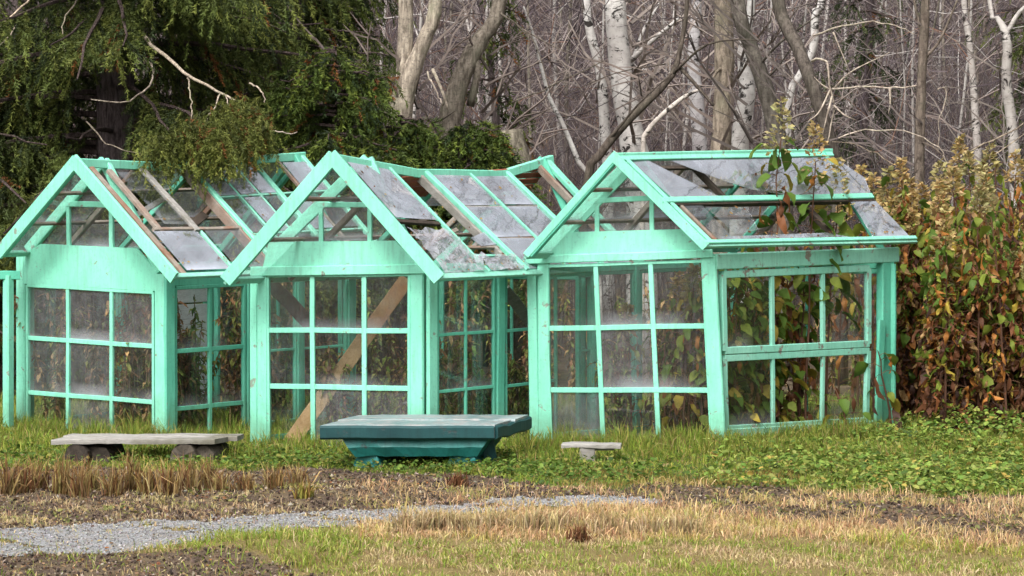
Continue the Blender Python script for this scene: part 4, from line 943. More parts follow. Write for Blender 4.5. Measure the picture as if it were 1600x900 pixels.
dead([(1310, 216, 29.6), (1345, 204, 29.6), (1395, 203, 29.6), (1440, 214, 29.6), (1470, 235, 29.6), (1480, 255, 29.6)], .012, .006, 'low arched bleached branch by the dark young trunk', (1.8, 1.7, 1.65))
dead([(1455, 270, 29.2), (1500, 245, 29), (1560, 215, 28.8), (1610, 188, 28.6)], .014, .006, 'long pale branch slanting up over the withered thicket', (1.5, 1.35, 1.2), br=[[(1520, 262, 28.9), (1560, 238, 28.8), (1605, 206, 28.7)]])
dead([(1465, 140, 31), (1478, 140, 31), (1475, 165, 31), (1468, 190, 31), (1466, 240, 31)], .012, .007, 'bleached branch with a short crossbar beside the dark young trunk', (1.9, 1.8, 1.75))
dead([(800, 160, 31), (850, 140, 31), (900, 116, 31), (945, 95, 31)], .012, .008, 'dark bare branch reaching towards the stout scarred birch', (.5, .48, .46))
dead([(782, 20, 32), (815, 45, 32), (838, 75, 32), (862, 150, 32)], .014, .006, 'dark forked branch coming off the slanting grey trunk', (.7, .66, .64), br=[[(815, 45, 32), (860, 70, 32), (885, 80, 32)]])
dead([(668, 112, 31.5), (678, 135, 31.4), (692, 165, 31.4)], .014, .009, 'short bleached branch below the fork of the pale trunk', (1.9, 1.8, 1.75))
dead([(1425, 280, 29.5), (1380, 245, 29.5), (1330, 225, 29.5), (1300, 222, 29.5)], .010, .005, 'thin brown branch beside the far end of the long purlins', (1.1, 1.0, .9))

# ------------------------------------------------------------------ the wood on the hillside
wr = np.random.default_rng(5)
for i in range(95):
    Y = 36+54*(i/95)**1.15+wr.uniform(0, 2); px = wr.uniform(600, 1680) if i % 6 else wr.uniform(-80, 600)
    x = Xat(px, Y); z = hz(x, Y); h = wr.uniform(7, 12); lx = wr.normal(0, .05)*h; rr = wr.uniform(.016, .048)*(1 if i > 20 else .7)
    c = [(x, Y, z-.1), (x+lx*.25+wr.normal(0, .06), Y, z+h*.25), (x+lx*.5+wr.normal(0, .1), Y, z+h*.5), (x+lx, Y+wr.normal(0, .2), z+h)]
    tn = wr.uniform(.4, .9); dark = wr.uniform() < .3
    stem_tree('birch_sapling', c, [rr, rr*.85, rr*.65, .012], GREYBARK if dark else BIRCH, 'slim grey stem in the wood behind' if dark else 'slim white birch stem in the wood behind', group='slim grey stems in the wood' if dark else 'slim white stems in the wood', tint=(tn, tn*.97, tn*.96), sides=6, n=9, twigs=(20, 1.5, wr, tuple(np.array((.24, .20, .19))*wr.uniform(.5, 1.2)), .6, .55, 4, .12))
# the wood goes on to the right of the picture: tall birches whose tops the roof panes mirror
for i, (x, Y, h) in enumerate([(6.4, 31.5, 15), (8.2, 33.5, 16), (9.5, 30.6, 15), (11.2, 34.5, 16), (9.0, 38.5, 17), (13.0, 32.0, 15)]):
    z = hz(x, Y); c = [(x, Y, z-.1), (x+.1, Y, z+h*.3), (x-.1, Y+.1, z+h*.6), (x+.1, Y, z+h)]
    stem_tree('birch_tree', c, [.13, .11, .07, .012], BIRCH, 'tall birch of the wood beyond the withered thicket', group='tall birches beyond the thicket', twigs=(48, 3.4, wr, (.10, .085, .08), .75, .5, 8, .22, .006))
# undergrowth of thin twigs: one mass
a = Acc(); nt_ = 26000
Yt_ = 35+75*wr.uniform(size=nt_)**1.3; pxs = wr.uniform(-100, 1700, nt_); X = (pxs-800)/FPX*Yt_; Z = height(X, Yt_)
sc_ = (Yt_/50)
palette = np.array([(.085, .066, .075), (.125, .10, .105), (.055, .044, .048), (.20, .16, .145), (.40, .37, .35), (.18, .10, .07)])
pc = palette[wr.choice(6, nt_, p=[.30, .27, .17, .14, .06, .06])]*wr.uniform(.5, 1.2, (nt_, 1))
Lh = wr.uniform(.8, 3.0, nt_)*(.8+.3*sc_); lean = wr.normal(0, .28, (nt_, 2))
base = np.stack([X, Yt_, Z], -1); r0 = wr.uniform(.0025, .006, nt_)*sc_
nseg = 4; V = []
for s in range(nseg+1):
    u = s/nseg
    p = base+np.stack([lean[:, 0]*Lh*u*u+wr.normal(0, .05, nt_)*u, lean[:, 1]*Lh*u*u, Lh*u], -1)
    rr = r0*(1-.8*u)
    for k in range(3):
        th = 2*np.pi*k/3+.5; V.append(p+np.stack([np.cos(th)*rr, np.sin(th)*rr, 0*rr], -1))
V = np.stack(V, 1); m = V.shape[1]
q1 = np.array([(s*3+k, s*3+(k+1) % 3, s*3+3+(k+1) % 3, s*3+3+k) for s in range(nseg) for k in range(3)])
a.add(V.reshape(-1, 3), None, (q1[None]+np.arange(nt_)[:, None, None]*m).reshape(-1, 4), np.repeat(pc, m, 0))
# side shoots
ns = 100000; par = wr.integers(0, nt_, ns); u = wr.uniform(.2, 1, ns)
p0 = base[par]+np.stack([lean[par, 0]*Lh[par]*u*u, lean[par, 1]*Lh[par]*u*u, Lh[par]*u], -1)
d = unit(np.stack([wr.normal(0, 1, ns), wr.normal(0, 1, ns), wr.uniform(.1, 1.4, ns)], -1)); l = wr.uniform(.15, .7, ns)*sc_[par]
p1 = p0+d*l[:, None]*.55; p2 = p0+d*l[:, None]+wr.normal(0, .06, (ns, 3)); w_ = (r0[par]*.55)[:, None]*np.array([1, .2, 0])
V = np.stack([p0-w_, p0+w_, p1-w_*.7, p1+w_*.7, p2], 1)
t5 = np.array([(0, 1, 3), (0, 3, 2), (2, 3, 4)]); a.add(V.reshape(-1, 3), (t5[None]+np.arange(ns)[:, None, None]*5).reshape(-1, 3), None, np.repeat(pc[par], 5, 0))
# tangled, arching branches
for i in range(1500):
    Y = wr.uniform(33, 62); px = wr.uniform(560, 1680); x = Xat(px, Y); z = hz(x, Y)+wr.uniform(.6, 5.5)
    th = wr.normal(0, .9)+(math.pi if wr.uniform() < .5 else 0); L = wr.uniform(.6, 2.2); bend = wr.normal(0, .5); s = np.linspace(0, 1, 6)
    ang = wr.normal(.35, .5)
    path = np.stack([x+L*s*math.cos(th), Y+L*s*math.sin(th)*.6, z+L*(s*math.tan(min(max(ang, -1.1), 1.1))*.8+bend*s*(1-s)*1.6-.25*s**2)], -1)+wr.normal(0, .02, (6, 3))
    v, t, q = tube(path, (wr.uniform(.004, .010)*Y/40)*(1-.7*s), 3, False); a.add(v, None, q, palette[wr.choice(6, p=[.2, .2, .25, .15, .12, .08])]*wr.uniform(.6, 1.3))
o = a.obj('undergrowth', TWIG, None); o['kind'] = 'stuff'; tag(o, 'tangle of thin bare purple grey twigs on the wooded slope', 'undergrowth')
# ------------------------------------------------------------------ leafy plants
def leaf_template(kind, seed=0):
    """leaf along +x, hanging side -z; a few triangles with a folded midrib"""
    r = np.random.default_rng(seed)
    if kind == 'broad': prof = [(0, .0), (.12, .22), (.35, .34), (.62, .27), (.85, .12), (1, 0)]; curl, fold = .35, .10
    elif kind == 'narrow': prof = [(0, .0), (.15, .12), (.45, .17), (.75, .10), (1, 0)]; curl, fold = .6, .06
    else: prof = [(0, .0), (.15, .10), (.4, .17), (.7, .14), (1, .02)]; curl, fold = .9, -.16
    v = []; t = []; q = []
    for i, (x, w) in enumerate(prof):
        z = -curl*x*x*.55; w2 = w*r.uniform(.8, 1.15); w3 = w*r.uniform(.8, 1.15); tw = r.normal(0, .11) if kind == 'dry' else r.normal(0, .045); z += r.normal(0, .05 if kind == 'dry' else .02)
        v += [(x*(1-.15*curl*x), w2, z+fold*(w2/.3)+tw), (x*(1-.15*curl*x), 0, z), (x*(1-.15*curl*x), -w3, z+fold*(w3/.3)-tw)]
    for i in range(len(prof)-1):
        a, b = i*3, (i+1)*3
        for k in (0, 1): t += [(a+k, a+k+1, b+k+1), (a+k, b+k+1, b+k)]
    return np.array(v), np.array(t)
LEAFCOL = {'green': (.085, .15, .022), 'lime': (.19, .24, .035), 'yellow': (.38, .29, .045), 'orange': (.36, .15, .035), 'tan': (.32, .20, .085), 'brown': (.15, .062, .030), 'dark': (.065, .032, .022), 'rust': (.20, .075, .03)}
LEAFMESH = {}
for kd in ('broad', 'narrow', 'dry'):
    for cn, cc in LEAFCOL.items():
        for sd_ in range(2):
            tv, tt = leaf_template(kd, sd_+7); a = Acc(); ccj = np.array(cc)*rng.uniform(.8, 1.2)
            vc = np.clip(ccj[None]*(1+.18*rng.uniform(-1, 1, (len(tv), 1))), .004, .8)
            a.add(tv, tt, None, vc); LEAFMESH[kd, cn, sd_] = a.mesh('leaf', LEAF, smooth=True)
def put_leaf(parent, po, pos, d, size, kind, col, r):
    """one leaf object at pos (world), blade along d"""
    d = Vector(d).normalized(); s = d.cross(Vector((0, 0, 1)));
    if s.length < .05: s = Vector((1, 0, 0))
    s.normalize(); s = (Matrix.Rotation(r.normal(0, .5), 3, d) @ s); n = s.cross(d)*-1
    n = d.cross(s)*-1
    m = Matrix(((d.x, s.x, n.x), (d.y, s.y, n.y), (d.z, s.z, n.z))).to_4x4()
    if m.to_3x3().determinant() < 0: m = Matrix(((d.x, -s.x, n.x), (d.y, -s.y, n.y), (d.z, -s.z, n.z))).to_4x4()
    o = bpy.data.objects.new('leaf', LEAFMESH[kind, col, int(r.integers(0, 2))]); COL.objects.link(o); o.parent = parent
    m = m @ Matrix.Diagonal((size, size*r.uniform(.8, 1.2), size, 1)); m.translation = Vector(pos)-Vector(po); o.matrix_local = m
    return o
def plume(parent, top, r, size, col=(.42, .27, .11), n=110):
    a = Acc(); P = []; D = []
    for i in range(n):
        u = r.uniform(); an = r.uniform(0, 6.28); P.append(np.array(top)+np.array([math.cos(an), math.sin(an), 0])*size*.42*(1-u)*r.uniform(.2, 1)+np.array([0, 0, (u-.35)*size*1.2]))
        D.append(np.array([math.cos(an), math.sin(an), r.uniform(-.4, .9)]))
    tv = np.array([(0, -.12, 0), (0, .12, 0), (1, 0, .1), (.5, .25, .15), (.4, -.25, -.1)]); tt = np.array([(0, 1, 2), (0, 3, 2), (1, 4, 2)])
    stamp(a, tv, tt, np.array(P), frames(np.array(D)), r.uniform(.035, .075, n), jit_col(col, n, .3, .1)); o = a.obj('seed_head', LEAF, parent); o['kind'] = 'stuff'; return o
def stalk_plant(x, Y, h, seed, label, group, ncol, nleaf=26, size=.13, lean=.12, plume_p=.5, base=None, name='knotweed_stalk', bend=None, lo=.12, psize=None):
    """tall stalk; ncol(u) gives (kind, colour) for a leaf at relative height u"""
    r = np.random.default_rng(seed); z = hz(x, Y) if base is None else base
    root = thing(name, (x, Y, z), label, 'plant', group); po = (x, Y, z)
    lx, ly = r.normal(0, lean, 2)*h if bend is None else bend
    s = np.linspace(0, 1, 8); path = np.stack([x+lx*s**1.7, Y+ly*s**1.7, z-.03+h*s], -1)+r.normal(0, .012, (8, 3))*s[:, None]
    a = Acc(); v, t, q = tube(path, .011*(1-.75*s)+.002, 5, False); a.add(v, t, q, tuple(np.array((.11, .055, .035))*r.uniform(.6, 1.4))); a.obj('stem', TWIG, root)
    a = Acc()
    for i in range(nleaf):
        u = lo+(1-lo)*(i+r.uniform())/nleaf; k = min(int(u*7), 6); p = path[k]+(path[k+1]-path[k])*(u*7-k)
        an = i*2.4+r.normal(0, .6); kind, col = ncol(u, r)
        out = np.array([math.cos(an), math.sin(an), 0]); arm = r.uniform(.03, .22)*(1.1-.5*u)
        q_ = p+out*arm+np.array([0, 0, r.uniform(-.02, .05)])
        dn = r.uniform(.3, 1.3) if kind == 'broad' else r.uniform(.9, 2.6)
        v, t, qq = tube(np.array([p, (p+q_)/2+np.array([0, 0, .012]), q_]), [.0035, .003, .002], 3, False); a.add(v, None, qq, (.13, .07, .04))
        put_leaf(root, po, q_, (out[0], out[1], -dn), size*r.uniform(.65, 1.25), kind, col, r)
    o = a.obj('leaf_stalks', TWIG, root); o['kind'] = 'stuff'
    if r.uniform() < plume_p and group == 'withered stalks of the thicket': root['label'] = 'withered stalk with a tan plume in the thicket beside the long-purlin greenhouse'; root['group'] = 'plumed stalks of the thicket'; plume_p = 2
    if plume_p == 2 or (group != 'withered stalks of the thicket' and r.uniform() < plume_p): plume(root, path[-1]+np.array([0, 0, .02]), r, psize or r.uniform(.16, .28), (.52, .39, .17) if r.uniform() < .6 else (.42, .37, .17))
    return root
def mixcol(u, r):
    if u > .72: c = r.choice(['green', 'lime', 'yellow', 'tan', 'orange', 'rust'], p=[.30, .24, .12, .16, .10, .08])
    elif u > .38: c = r.choice(['green', 'lime', 'yellow', 'orange', 'tan', 'brown', 'rust'], p=[.13, .16, .13, .17, .13, .18, .10])
    else: c = r.choice(['lime', 'orange', 'tan', 'brown', 'dark', 'rust'], p=[.08, .09, .12, .32, .26, .13])
    k = r.choice(['broad', 'narrow', 'dry'], p=[.45, .3, .25]) if c in ('green', 'lime', 'yellow') else r.choice(['dry', 'narrow', 'broad'], p=[.62, .3, .08])
    return k, c
tr_ = np.random.default_rng(77)
n_t = 58
for i in range(n_t):
    Y = 25.2+3.0*(i/n_t)+tr_.uniform(-.1, .1); px = 1408+((i*0.61803) % 1.0)*270+tr_.uniform(-10, 10)
    if px < 1448: Y = max(Y, 26.7)
    x = Xat(px, Y); h = tr_.uniform(1.45, 2.12)+.10*(Y-25.5)-.35*(Y < 25.9)*tr_.uniform(0, 1)
    stalk_plant(x, Y, h, 500+i, 'tall withered stalk of the brown and yellow thicket beside the long-purlin greenhouse', 'withered stalks of the thicket', mixcol, 52, .135, .06, .45)
# withered mass inside the thicket, too deep to pick apart
a = Acc(); n_ = 15000; px = tr_.uniform(1404, 1700, n_); zz = tr_.uniform(size=n_)**.9; Y = 25.15+3.2*tr_.uniform(size=n_)**1.3; Y = np.where(px < 1448, np.maximum(Y, 26.5+.5*tr_.uniform(size=n_)), Y); x = (px-800)/FPX*Y; zz = zz*(1.5+.55*wob(x*3.1, Y*2.7)+.35*wob(x*9, Y*8)); Y = Y+.35*(wob(x*5.5, zz*3.5)+.4)*(Y < 26.2); kp = wob(x*8+Y*3, zz*2.2)+.6*wob(x*17, zz*9) > -.45; px, zz, Y, x = px[kp], zz[kp], Y[kp], x[kp]; n_ = len(x)
tv, tt = leaf_template('dry', 4); an = tr_.uniform(0, 6.28, n_); cc = np.array([LEAFCOL[k] for k in ('brown', 'dark', 'rust', 'tan', 'lime', 'orange', 'yellow', 'green')])[np.where(tr_.uniform(0, 1.9, n_) < zz, tr_.choice(8, n_, p=[.10, .03, .11, .16, .24, .10, .10, .16]), tr_.choice(8, n_, p=[.34, .26, .14, .11, .05, .06, .02, .02]))]*tr_.uniform(.6, 1.3, (n_, 1))
stamp(a, tv, tt, np.stack([x, Y, height(x, Y)+zz], -1), frames(np.stack([np.cos(an), np.sin(an), -tr_.uniform(.6, 3.2, n_)], -1)), tr_.uniform(.06, .16, n_), cc*1.1)
o = a.obj('withered_leaves', LEAF, None); o['kind'] = 'stuff'; tag(o, 'mass of hanging withered leaves deep inside the thicket', 'leaves')
# a few beyond the far end of the greenhouse with tan plumes
for i, (px, Y, top) in enumerate([(1365, 27.6, 300), (1340, 27.9, 285), (1395, 27.0, 290), (1420, 27.4, 300), (1380, 28.4, 318), (1310, 28.3, 330)]):
    x = Xat(px, Y); h = W(px, top, Y).z
    stalk_plant(x, Y, h, 700+i, 'tan plumed stalk rising behind the roof end of the long-purlin greenhouse', 'plumed stalks behind the roof end', mixcol, 26, .17, .03, 1.0)
# inside and through the roof of the right greenhouse
def greencol(u, r):
    c = r.choice(['green', 'lime', 'yellow', 'orange', 'brown', 'rust'], p=[.42, .24, .16, .07, .07, .04]) if u > .45 else r.choice(['green', 'lime', 'yellow', 'brown', 'dark', 'tan'], p=[.2, .12, .16, .22, .18, .12])
    return ('broad' if c in ('green', 'lime', 'yellow') else 'dry'), c
uu = HR.u
def inside(Hh, a, b): return Hh.A+(Hh.B-Hh.A)*a+uu*b if Hh is HR else Hh.A+(Hh.B-Hh.A)*a+Hh.u*b
for i, (px, Y, top, nl) in enumerate([(1212, 25.2, 208, 30), (1268, 25.45, 250, 30), (1300, 25.9, 300, 26)]):
    x = Xat(px-10, Y); h = W(px, top, Y).z
    stalk_plant(x, Y, h, 800+i, ['tall green stalk with a tan plume standing above the ridge of the long-purlin greenhouse', 'green and yellow stalk with a plume leaning over the broken upper panes', 'yellowing stalk coming out by the end of the purlin'][i], 'stalks growing through the broken roof', greencol, nl+2, .185, .02, 1.0, bend=(.10, 0), lo=.5, psize=.40)
for i, (a_, b_, h) in enumerate([(.72, .45, 1.4), (.74, .8, 1.6), (.76, 1.05, 1.45), (.6, .55, 1.3), (.72, 1.4, 1.65), (.55, .95, 1.55), (.77, .6, 1.1), (.5, .6, 1.2), (.65, 1.2, 1.65), (.78, .72, 1.35), (.74, 1.65, 1.55), (.55, 1.5, 1.5), (.35, .8, 1.1), (.25, .6, 1.0), (.66, 1.0, 1.3), (.7, .62, .9), (.74, 1.2, 1.0)]+[(.62+.16*((k*.618) % 1), .45+1.4*k/13, 1.0+.5*((k*.37) % 1)) for k in range(14)]):
    p = inside(HR, a_, b_)
    stalk_plant(p.x, p.y, h, 830+i, 'leafy yellow green stalk growing inside the long-purlin greenhouse', 'stalks inside the long-purlin greenhouse', greencol if a_ > .6 else mixcol, 34, .145 if a_ > .6 else .11, .03, .2)
for i, (px, Y, h) in enumerate([(1325, 25.35, .42), (1392, 25.75, .75)]):
    x = Xat(px, Y); stalk_plant(x, Y, h, 860+i, ['small green plant leaning out of the open lower window', 'small yellowing plant against the outer corner post of the long-purlin greenhouse'][i], 'small plants at the greenhouse foot', greencol, 12, .18, .15, 0, name='leafy_plant')
# weeds inside the other two
def weed(x, Y, h, seed, label, group, cols, nl=70):
    r = np.random.default_rng(seed); z = hz(x, Y); root = thing('tall_weed', (x, Y, z), label, 'plant', group)
    st_ = Acc(); lf = Acc(); P = []; D = []; C = []
    for k in range(3):
        lx, ly = r.normal(0, .10, 2)*h; s = np.linspace(0, 1, 6); hh = h*r.uniform(.7, 1.05); o_ = r.normal(0, .05, 2)
        path = np.stack([x+o_[0]+lx*s*s, Y+o_[1]+ly*s*s, z-.02+hh*s], -1); v, t, q = tube(path, .007*(1-.7*s)+.0015, 4, False); st_.add(v, None, q, (.17, .11, .06))
        for i in range(nl):
            u = r.uniform(.1, 1); j = min(int(u*5), 4); P.append(path[j]+(path[j+1]-path[j])*(u*5-j)); an = r.uniform(0, 6.28); D.append((math.cos(an), math.sin(an), r.uniform(-1.2, .4))); C.append(cols[r.integers(0, len(cols))])
    tv, tt = leaf_template('narrow', 3); stamp(lf, tv, tt, np.array(P), frames(np.array(D), np.tile((0, 0, 1.), (len(P), 1))), r.uniform(.05, .12, len(P)), np.array(C)*r.uniform(.7, 1.3, (len(P), 1)))
    o = st_.obj('stems', TWIG, root); o['kind'] = 'stuff'; o = lf.obj('foliage', LEAF, root); o['kind'] = 'stuff'
BR = [(.28, .14, .065), (.40, .26, .12), (.15, .085, .05), (.21, .22, .05), (.16, .19, .045)]; GN = [(.12, .19, .03), (.20, .26, .05), (.28, .28, .07), (.09, .13, .03), (.22, .15, .075)]
wr2 = np.random.default_rng(9)
for i in range(30):
    p = inside(HL, wr2.uniform(.1, .92), wr2.uniform(.2, 1.7) if i < 17 else wr2.uniform(.15, .5)); weed(p.x, p.y, wr2.uniform(.8, 1.45), 900+i, 'brown dry weed growing behind the cloudy panes under the spruce branch', 'dry weeds inside the greenhouse under the spruce', BR if i % 4 else GN)
for i in range(24):
    p = inside(HM, wr2.uniform(.15, .92), wr2.uniform(.25, 2.0)); weed(p.x, p.y, wr2.uniform(.5, 1.15), 930+i, 'green weed growing inside the greenhouse with the sagging ridge', 'green weeds inside the sagging greenhouse', GN if i % 3 else BR)
for i in range(10):
    p = inside(HR, wr2.uniform(.1, .6), wr2.uniform(.3, 1.4)); weed(p.x, p.y, wr2.uniform(.5, 1.2), 960+i, 'brown and green weed growing behind the nine front panes of the long-purlin greenhouse', 'weeds inside the long-purlin greenhouse', BR if i % 2 else GN)
# dense growth behind the row, seen through the panes
for i in range(26):
    px = 30+1330*((i*.61803) % 1); Y = wr2.uniform(28.2, 29.6); weed(Xat(px, Y), Y, wr2.uniform(1.0, 1.7), 1000+i, 'weed in the dark strip between the greenhouses and the trees', 'weeds behind the greenhouses', BR if i % 3 else GN, 90)

# ------------------------------------------------------------------ grass, straw, ground cover
gr_ = np.random.default_rng(21)
def blades(acc, x, Y, h, w, lean, col, r, tipc=None):
    n = len(x); z = height(x, Y)-.01; an = r.uniform(0, 2*np.pi, n); side = np.stack([np.cos(an), np.sin(an), 0*an], -1)*w[:, None]/2
    la = r.uniform(0, 2*np.pi, n); l = np.abs(r.normal(0, lean, n))*h; ld = np.stack([np.cos(la)*l, np.sin(la)*l, 0*l], -1)
    b = np.stack([x, Y, z], -1); m = b+ld*.35+np.array([0, 0, 1])*(h*.6)[:, None]; t = b+ld+np.array([0, 0, 1])*(h*np.sqrt(np.clip(1-.5*(l/h)**2, .15, 1)))[:, None]
    V = np.stack([b-side, b+side, m-side*.75, m+side*.75, t], 1)
    T = np.array([(0, 1, 3), (0, 3, 2), (2, 3, 4)]); tc = col if tipc is None else tipc
    C = np.stack([col*.75, col*.75, col, col, tc], 1)
    acc.add(V.reshape(-1, 3), (T[None]+np.arange(n)[:, None, None]*5).reshape(-1, 3), None, np.clip(C.reshape(-1, 3), .004, .8))
def scatter(n, pxr, Yr, r):
    Y = np.sqrt(r.uniform(Yr[0]**2, Yr[1]**2, n)); px = r.uniform(*pxr, n); return (px-800)/FPX*Y, Y
def pick(r, n, cols, p): return np.array(cols)[r.choice(len(cols), n, p=p)]*r.uniform(.7, 1.3, (n, 1))*r.uniform(.92, 1.08, (n, 3))
# lawn
a = Acc(); x, Y = scatter(170000, (-60, 1680), (20.6, 29.0), gr_); m = zones(x, Y)[0]; x, Y = x[m], Y[m]
patch = wob(x*1.3, Y*1.3, .9); px, py = to_px(x, Y)
tall = np.clip(np.exp(-((Y-24.4)/1.1)**2)*.10, 0, .1)
tuft = wob(x*5+1, Y*4, 1.0)+.5*wob(x*13, Y*11, 1.0)
h = gr_.uniform(.025, .075, len(x))*(1+.4*patch)*np.clip(1+.75*tuft, .35, 2.2)+tall*.45*gr_.uniform(0, 1.6, len(x))*np.clip(.6+.8*tuft, 0, 1.6)
h = np.where(Y > 25.5, h*1.5, h); h = np.where(Y < 23.7, h*.7, h)
col = pick(gr_, len(x), [(.19, .28, .035), (.27, .34, .05), (.10, .16, .022), (.38, .37, .085), (.42, .35, .15)], [.32, .26, .16, .16, .10])
yel = ((px > 880) & (py > 735) & (patch > -.1) & (px < 1250)) | (gr_.uniform(size=len(x)) < .06)
col[yel] = pick(gr_, yel.sum(), [(.28, .23, .06), (.30, .19, .06), (.16, .19, .04)], [.4, .25, .35])
blades(a, x, Y, h, gr_.uniform(.005, .011, len(x)), .85, col, gr_); o = a.obj('lawn_grass', GRASSM, None); o['kind'] = 'stuff'; tag(o, 'green uncut grass around the greenhouses and benches', 'grass')
# tall tufts of grass at the feet of walls and furniture
a = Acc()
for px_, Y_, n, hh, sp_w in [(225, 24.5, 500, .34, .22), (60, 25.3, 350, .28, .2), (140, 24.9, 300, .22, .25), (330, 24.6, 350, .26, .2), (470, 23.9, 350, .2, .25), (840, 24.1, 420, .26, .2), (905, 24.2, 400, .26, .25), (980, 24.1, 350, .22, .25), (1060, 24.1, 320, .22, .25), (1150, 24.3, 400, .24, .3), (1235, 24.8, 380, .28, .3), (700, 24.0, 350, .22, .3), (1290, 24.9, 400, .3, .3), (1350, 25.1, 350, .28, .25), (1180, 23.9, 350, .26, .35), (1280, 23.6, 300, .22, .35), (1400, 23.4, 350, .22, .4), (1500, 23.9, 350, .26, .4), (850, 23.0, 300, .2, .25), (250, 23.5, 280, .2, .2), (400, 23.6, 300, .18, .3), (1000, 23.4, 300, .18, .3), (20, 24.3, 300, .22, .25), (365, 23.4, 250, .2, .15)]:
    x = Xat(px_, Y_)+gr_.normal(0, sp_w*.6, n); Y = Y_+gr_.normal(0, .12, n); h = .72*hh*gr_.uniform(.3, 1.15, n)
    c = pick(gr_, n, [(.12, .19, .025), (.20, .25, .04), (.28, .27, .06), (.30, .22, .09)], [.4, .3, .2, .1]); blades(a, x, Y, h, gr_.uniform(.004, .009, n), .7, c, gr_)
for Hh, k_ in ((HL, 26), (HM, 20), (HR, 30)):
    for i in range(k_):
        u_ = gr_.uniform(-.05, 1.05); p_ = Hh.A+(Hh.B-Hh.A)*u_ if i % 3 else Hh.B+Hh.u*gr_.uniform(0, 1.9)
        n = int(gr_.uniform(30, 110)); x = p_.x+gr_.normal(0, .07, n); Y = p_.y-.10+gr_.normal(0, .06, n); h = gr_.uniform(.10, .27)*gr_.uniform(.35, 1.1, n)
        blades(a, x, Y, h, gr_.uniform(.004, .009, n), .6, pick(gr_, n, [(.16, .25, .03), (.24, .30, .05), (.32, .31, .07), (.36, .28, .11)], [.4, .3, .2, .1]), gr_)
o = a.obj('tall_grass', GRASSM, None); o['kind'] = 'stuff'; tag(o, 'taller yellow green grass at the foot of the greenhouse walls', 'grass')
# straw in front
a = Acc(); x, Y = scatter(85000, (-60, 1680), (16.4, 21.2), gr_); z6 = zones(x, Y); pj = z6[1] & (gr_.uniform(size=len(x)) < .05+.25*(wob(x*2.2, Y*2.6)+.5*wob(x*7, Y*6) > .55)); m = z6[4] | pj | (z6[3] & (wob(x*1.5+2, Y*1.5) < .15) & (gr_.uniform(size=len(x)) < .6)) | (z6[2] & (gr_.uniform(size=len(x)) < .20+.55*(wob(x*1.1, Y*2.1)+.4*wob(x*5, Y*6) > .05))) | (z6[5] & (gr_.uniform(size=len(x)) < .16)); x, Y = x[m], Y[m]; px, py = to_px(x, Y)
tf = wob(x*4+2, Y*3.4, 1.0)+.5*wob(x*11, Y*9, 1.0); h = gr_.uniform(.02, .06, len(x))*np.clip(1+.7*tf, .3, 2.2); n = len(x)
col = pick(gr_, n, [(.46, .35, .19), (.40, .33, .15), (.54, .43, .27), (.25, .15, .09), (.26, .27, .08)], [.30, .24, .2, .1, .16])
pt = wob(x*.9, Y*1.4, 1.2)
hole = (wob(x*1.1+7, Y*2.2, 1.1)+.4*wob(x*6, Y*5) > .30) & (gr_.uniform(size=n) < .85); h[hole] *= .22
vv = wob(x*2.1+5, Y*2.6)+.6*wob(x*7, Y*6)+gr_.normal(0, .35, n)
for k_, (lo_, hi_, c_) in enumerate([(-9, -.7, (.36, .23, .14)), (-.7, -.25, (.55, .41, .24)), (-.25, .2, (.60, .48, .29)), (.2, .7, (.50, .43, .19)), (.7, 9, (.34, .36, .105))]):
    mk = (vv >= lo_) & (vv < hi_); col[mk] = pick(gr_, mk.sum(), [c_], None)
gm = ((np.hypot((px-430)/140, (py-868)/36) < 1) & (gr_.uniform(size=n) < .8)) | ((py > 845) & (pt > -.15) & (gr_.uniform(size=n) < .62)) | ((np.hypot((px-1110)/90, (py-905)/22) < 1) & (gr_.uniform(size=n) < .7))
col[gm] = pick(gr_, gm.sum(), [(.21, .31, .045), (.30, .36, .065), (.40, .37, .11)], [.4, .4, .2]); h[gm] *= 1.1
h[np.hypot((px-430)/140, (py-862)/30) < 1] *= 1.5
top = (px > 560) & (py < curve(px, [(560, 850), (900, 845), (1300, 850), (1600, 872)])); h[top] *= 1.5
col[top & (gr_.uniform(size=n) < .7)] *= np.array((1.15, 1.0, .95))
blades(a, x, Y, h, gr_.uniform(.004, .009, n), 1.1, col, gr_, None); o = a.obj('straw_grass', GRASSM, None); o['kind'] = 'stuff'; tag(o, 'dry straw coloured grass with green patches in front of the path', 'grass')
# withered cut clumps in the bed
cl = np.random.default_rng(3)
def clump(px, py, hh, sp_w, n, cols, label, group, base=(.10, .05, .03)):
    Y_ = CAMZ*FPX/(py-HOR); x_ = Xat(px, Y_); r_ = np.minimum(np.abs(cl.normal(0, sp_w, n)), 1.6*sp_w); th = cl.uniform(0, 6.28, n); a = Acc()
    x = x_+r_*np.cos(th); Y = Y_+r_*np.sin(th)*.7; h = hh*cl.uniform(.45, 1.1, n); c = pick(cl, n, cols, None)
    blades(a, x, Y, h, cl.uniform(.006, .014, n), .5, c*np.clip(.45+.6*cl.uniform(size=(n, 1)), 0, 1), cl, c*1.15); o = a.obj('withered_clump', GRASSM, None, origin=(x_, Y_, hz(x_, Y_))); tag(o, label, 'plant', group)
TAN = [(.40, .27, .11), (.46, .34, .16), (.30, .17, .07), (.20, .09, .045), (.42, .33, .12)]
for i, px in enumerate([-15, 12, 38, 62, 92, 118, 140, 176, 205, 232, 262, 296, 325, 352, 388, 425, 468]):
    clump(px+cl.uniform(-6, 6), 779-(px > 300)*5+cl.uniform(-6, 4), (.27 if px < 330 else .19)*cl.uniform(.85, 1.15), .05, 95, TAN, 'cut clump of withered tan leaves in the bed below the plank bench', 'withered clumps in the flower bed')
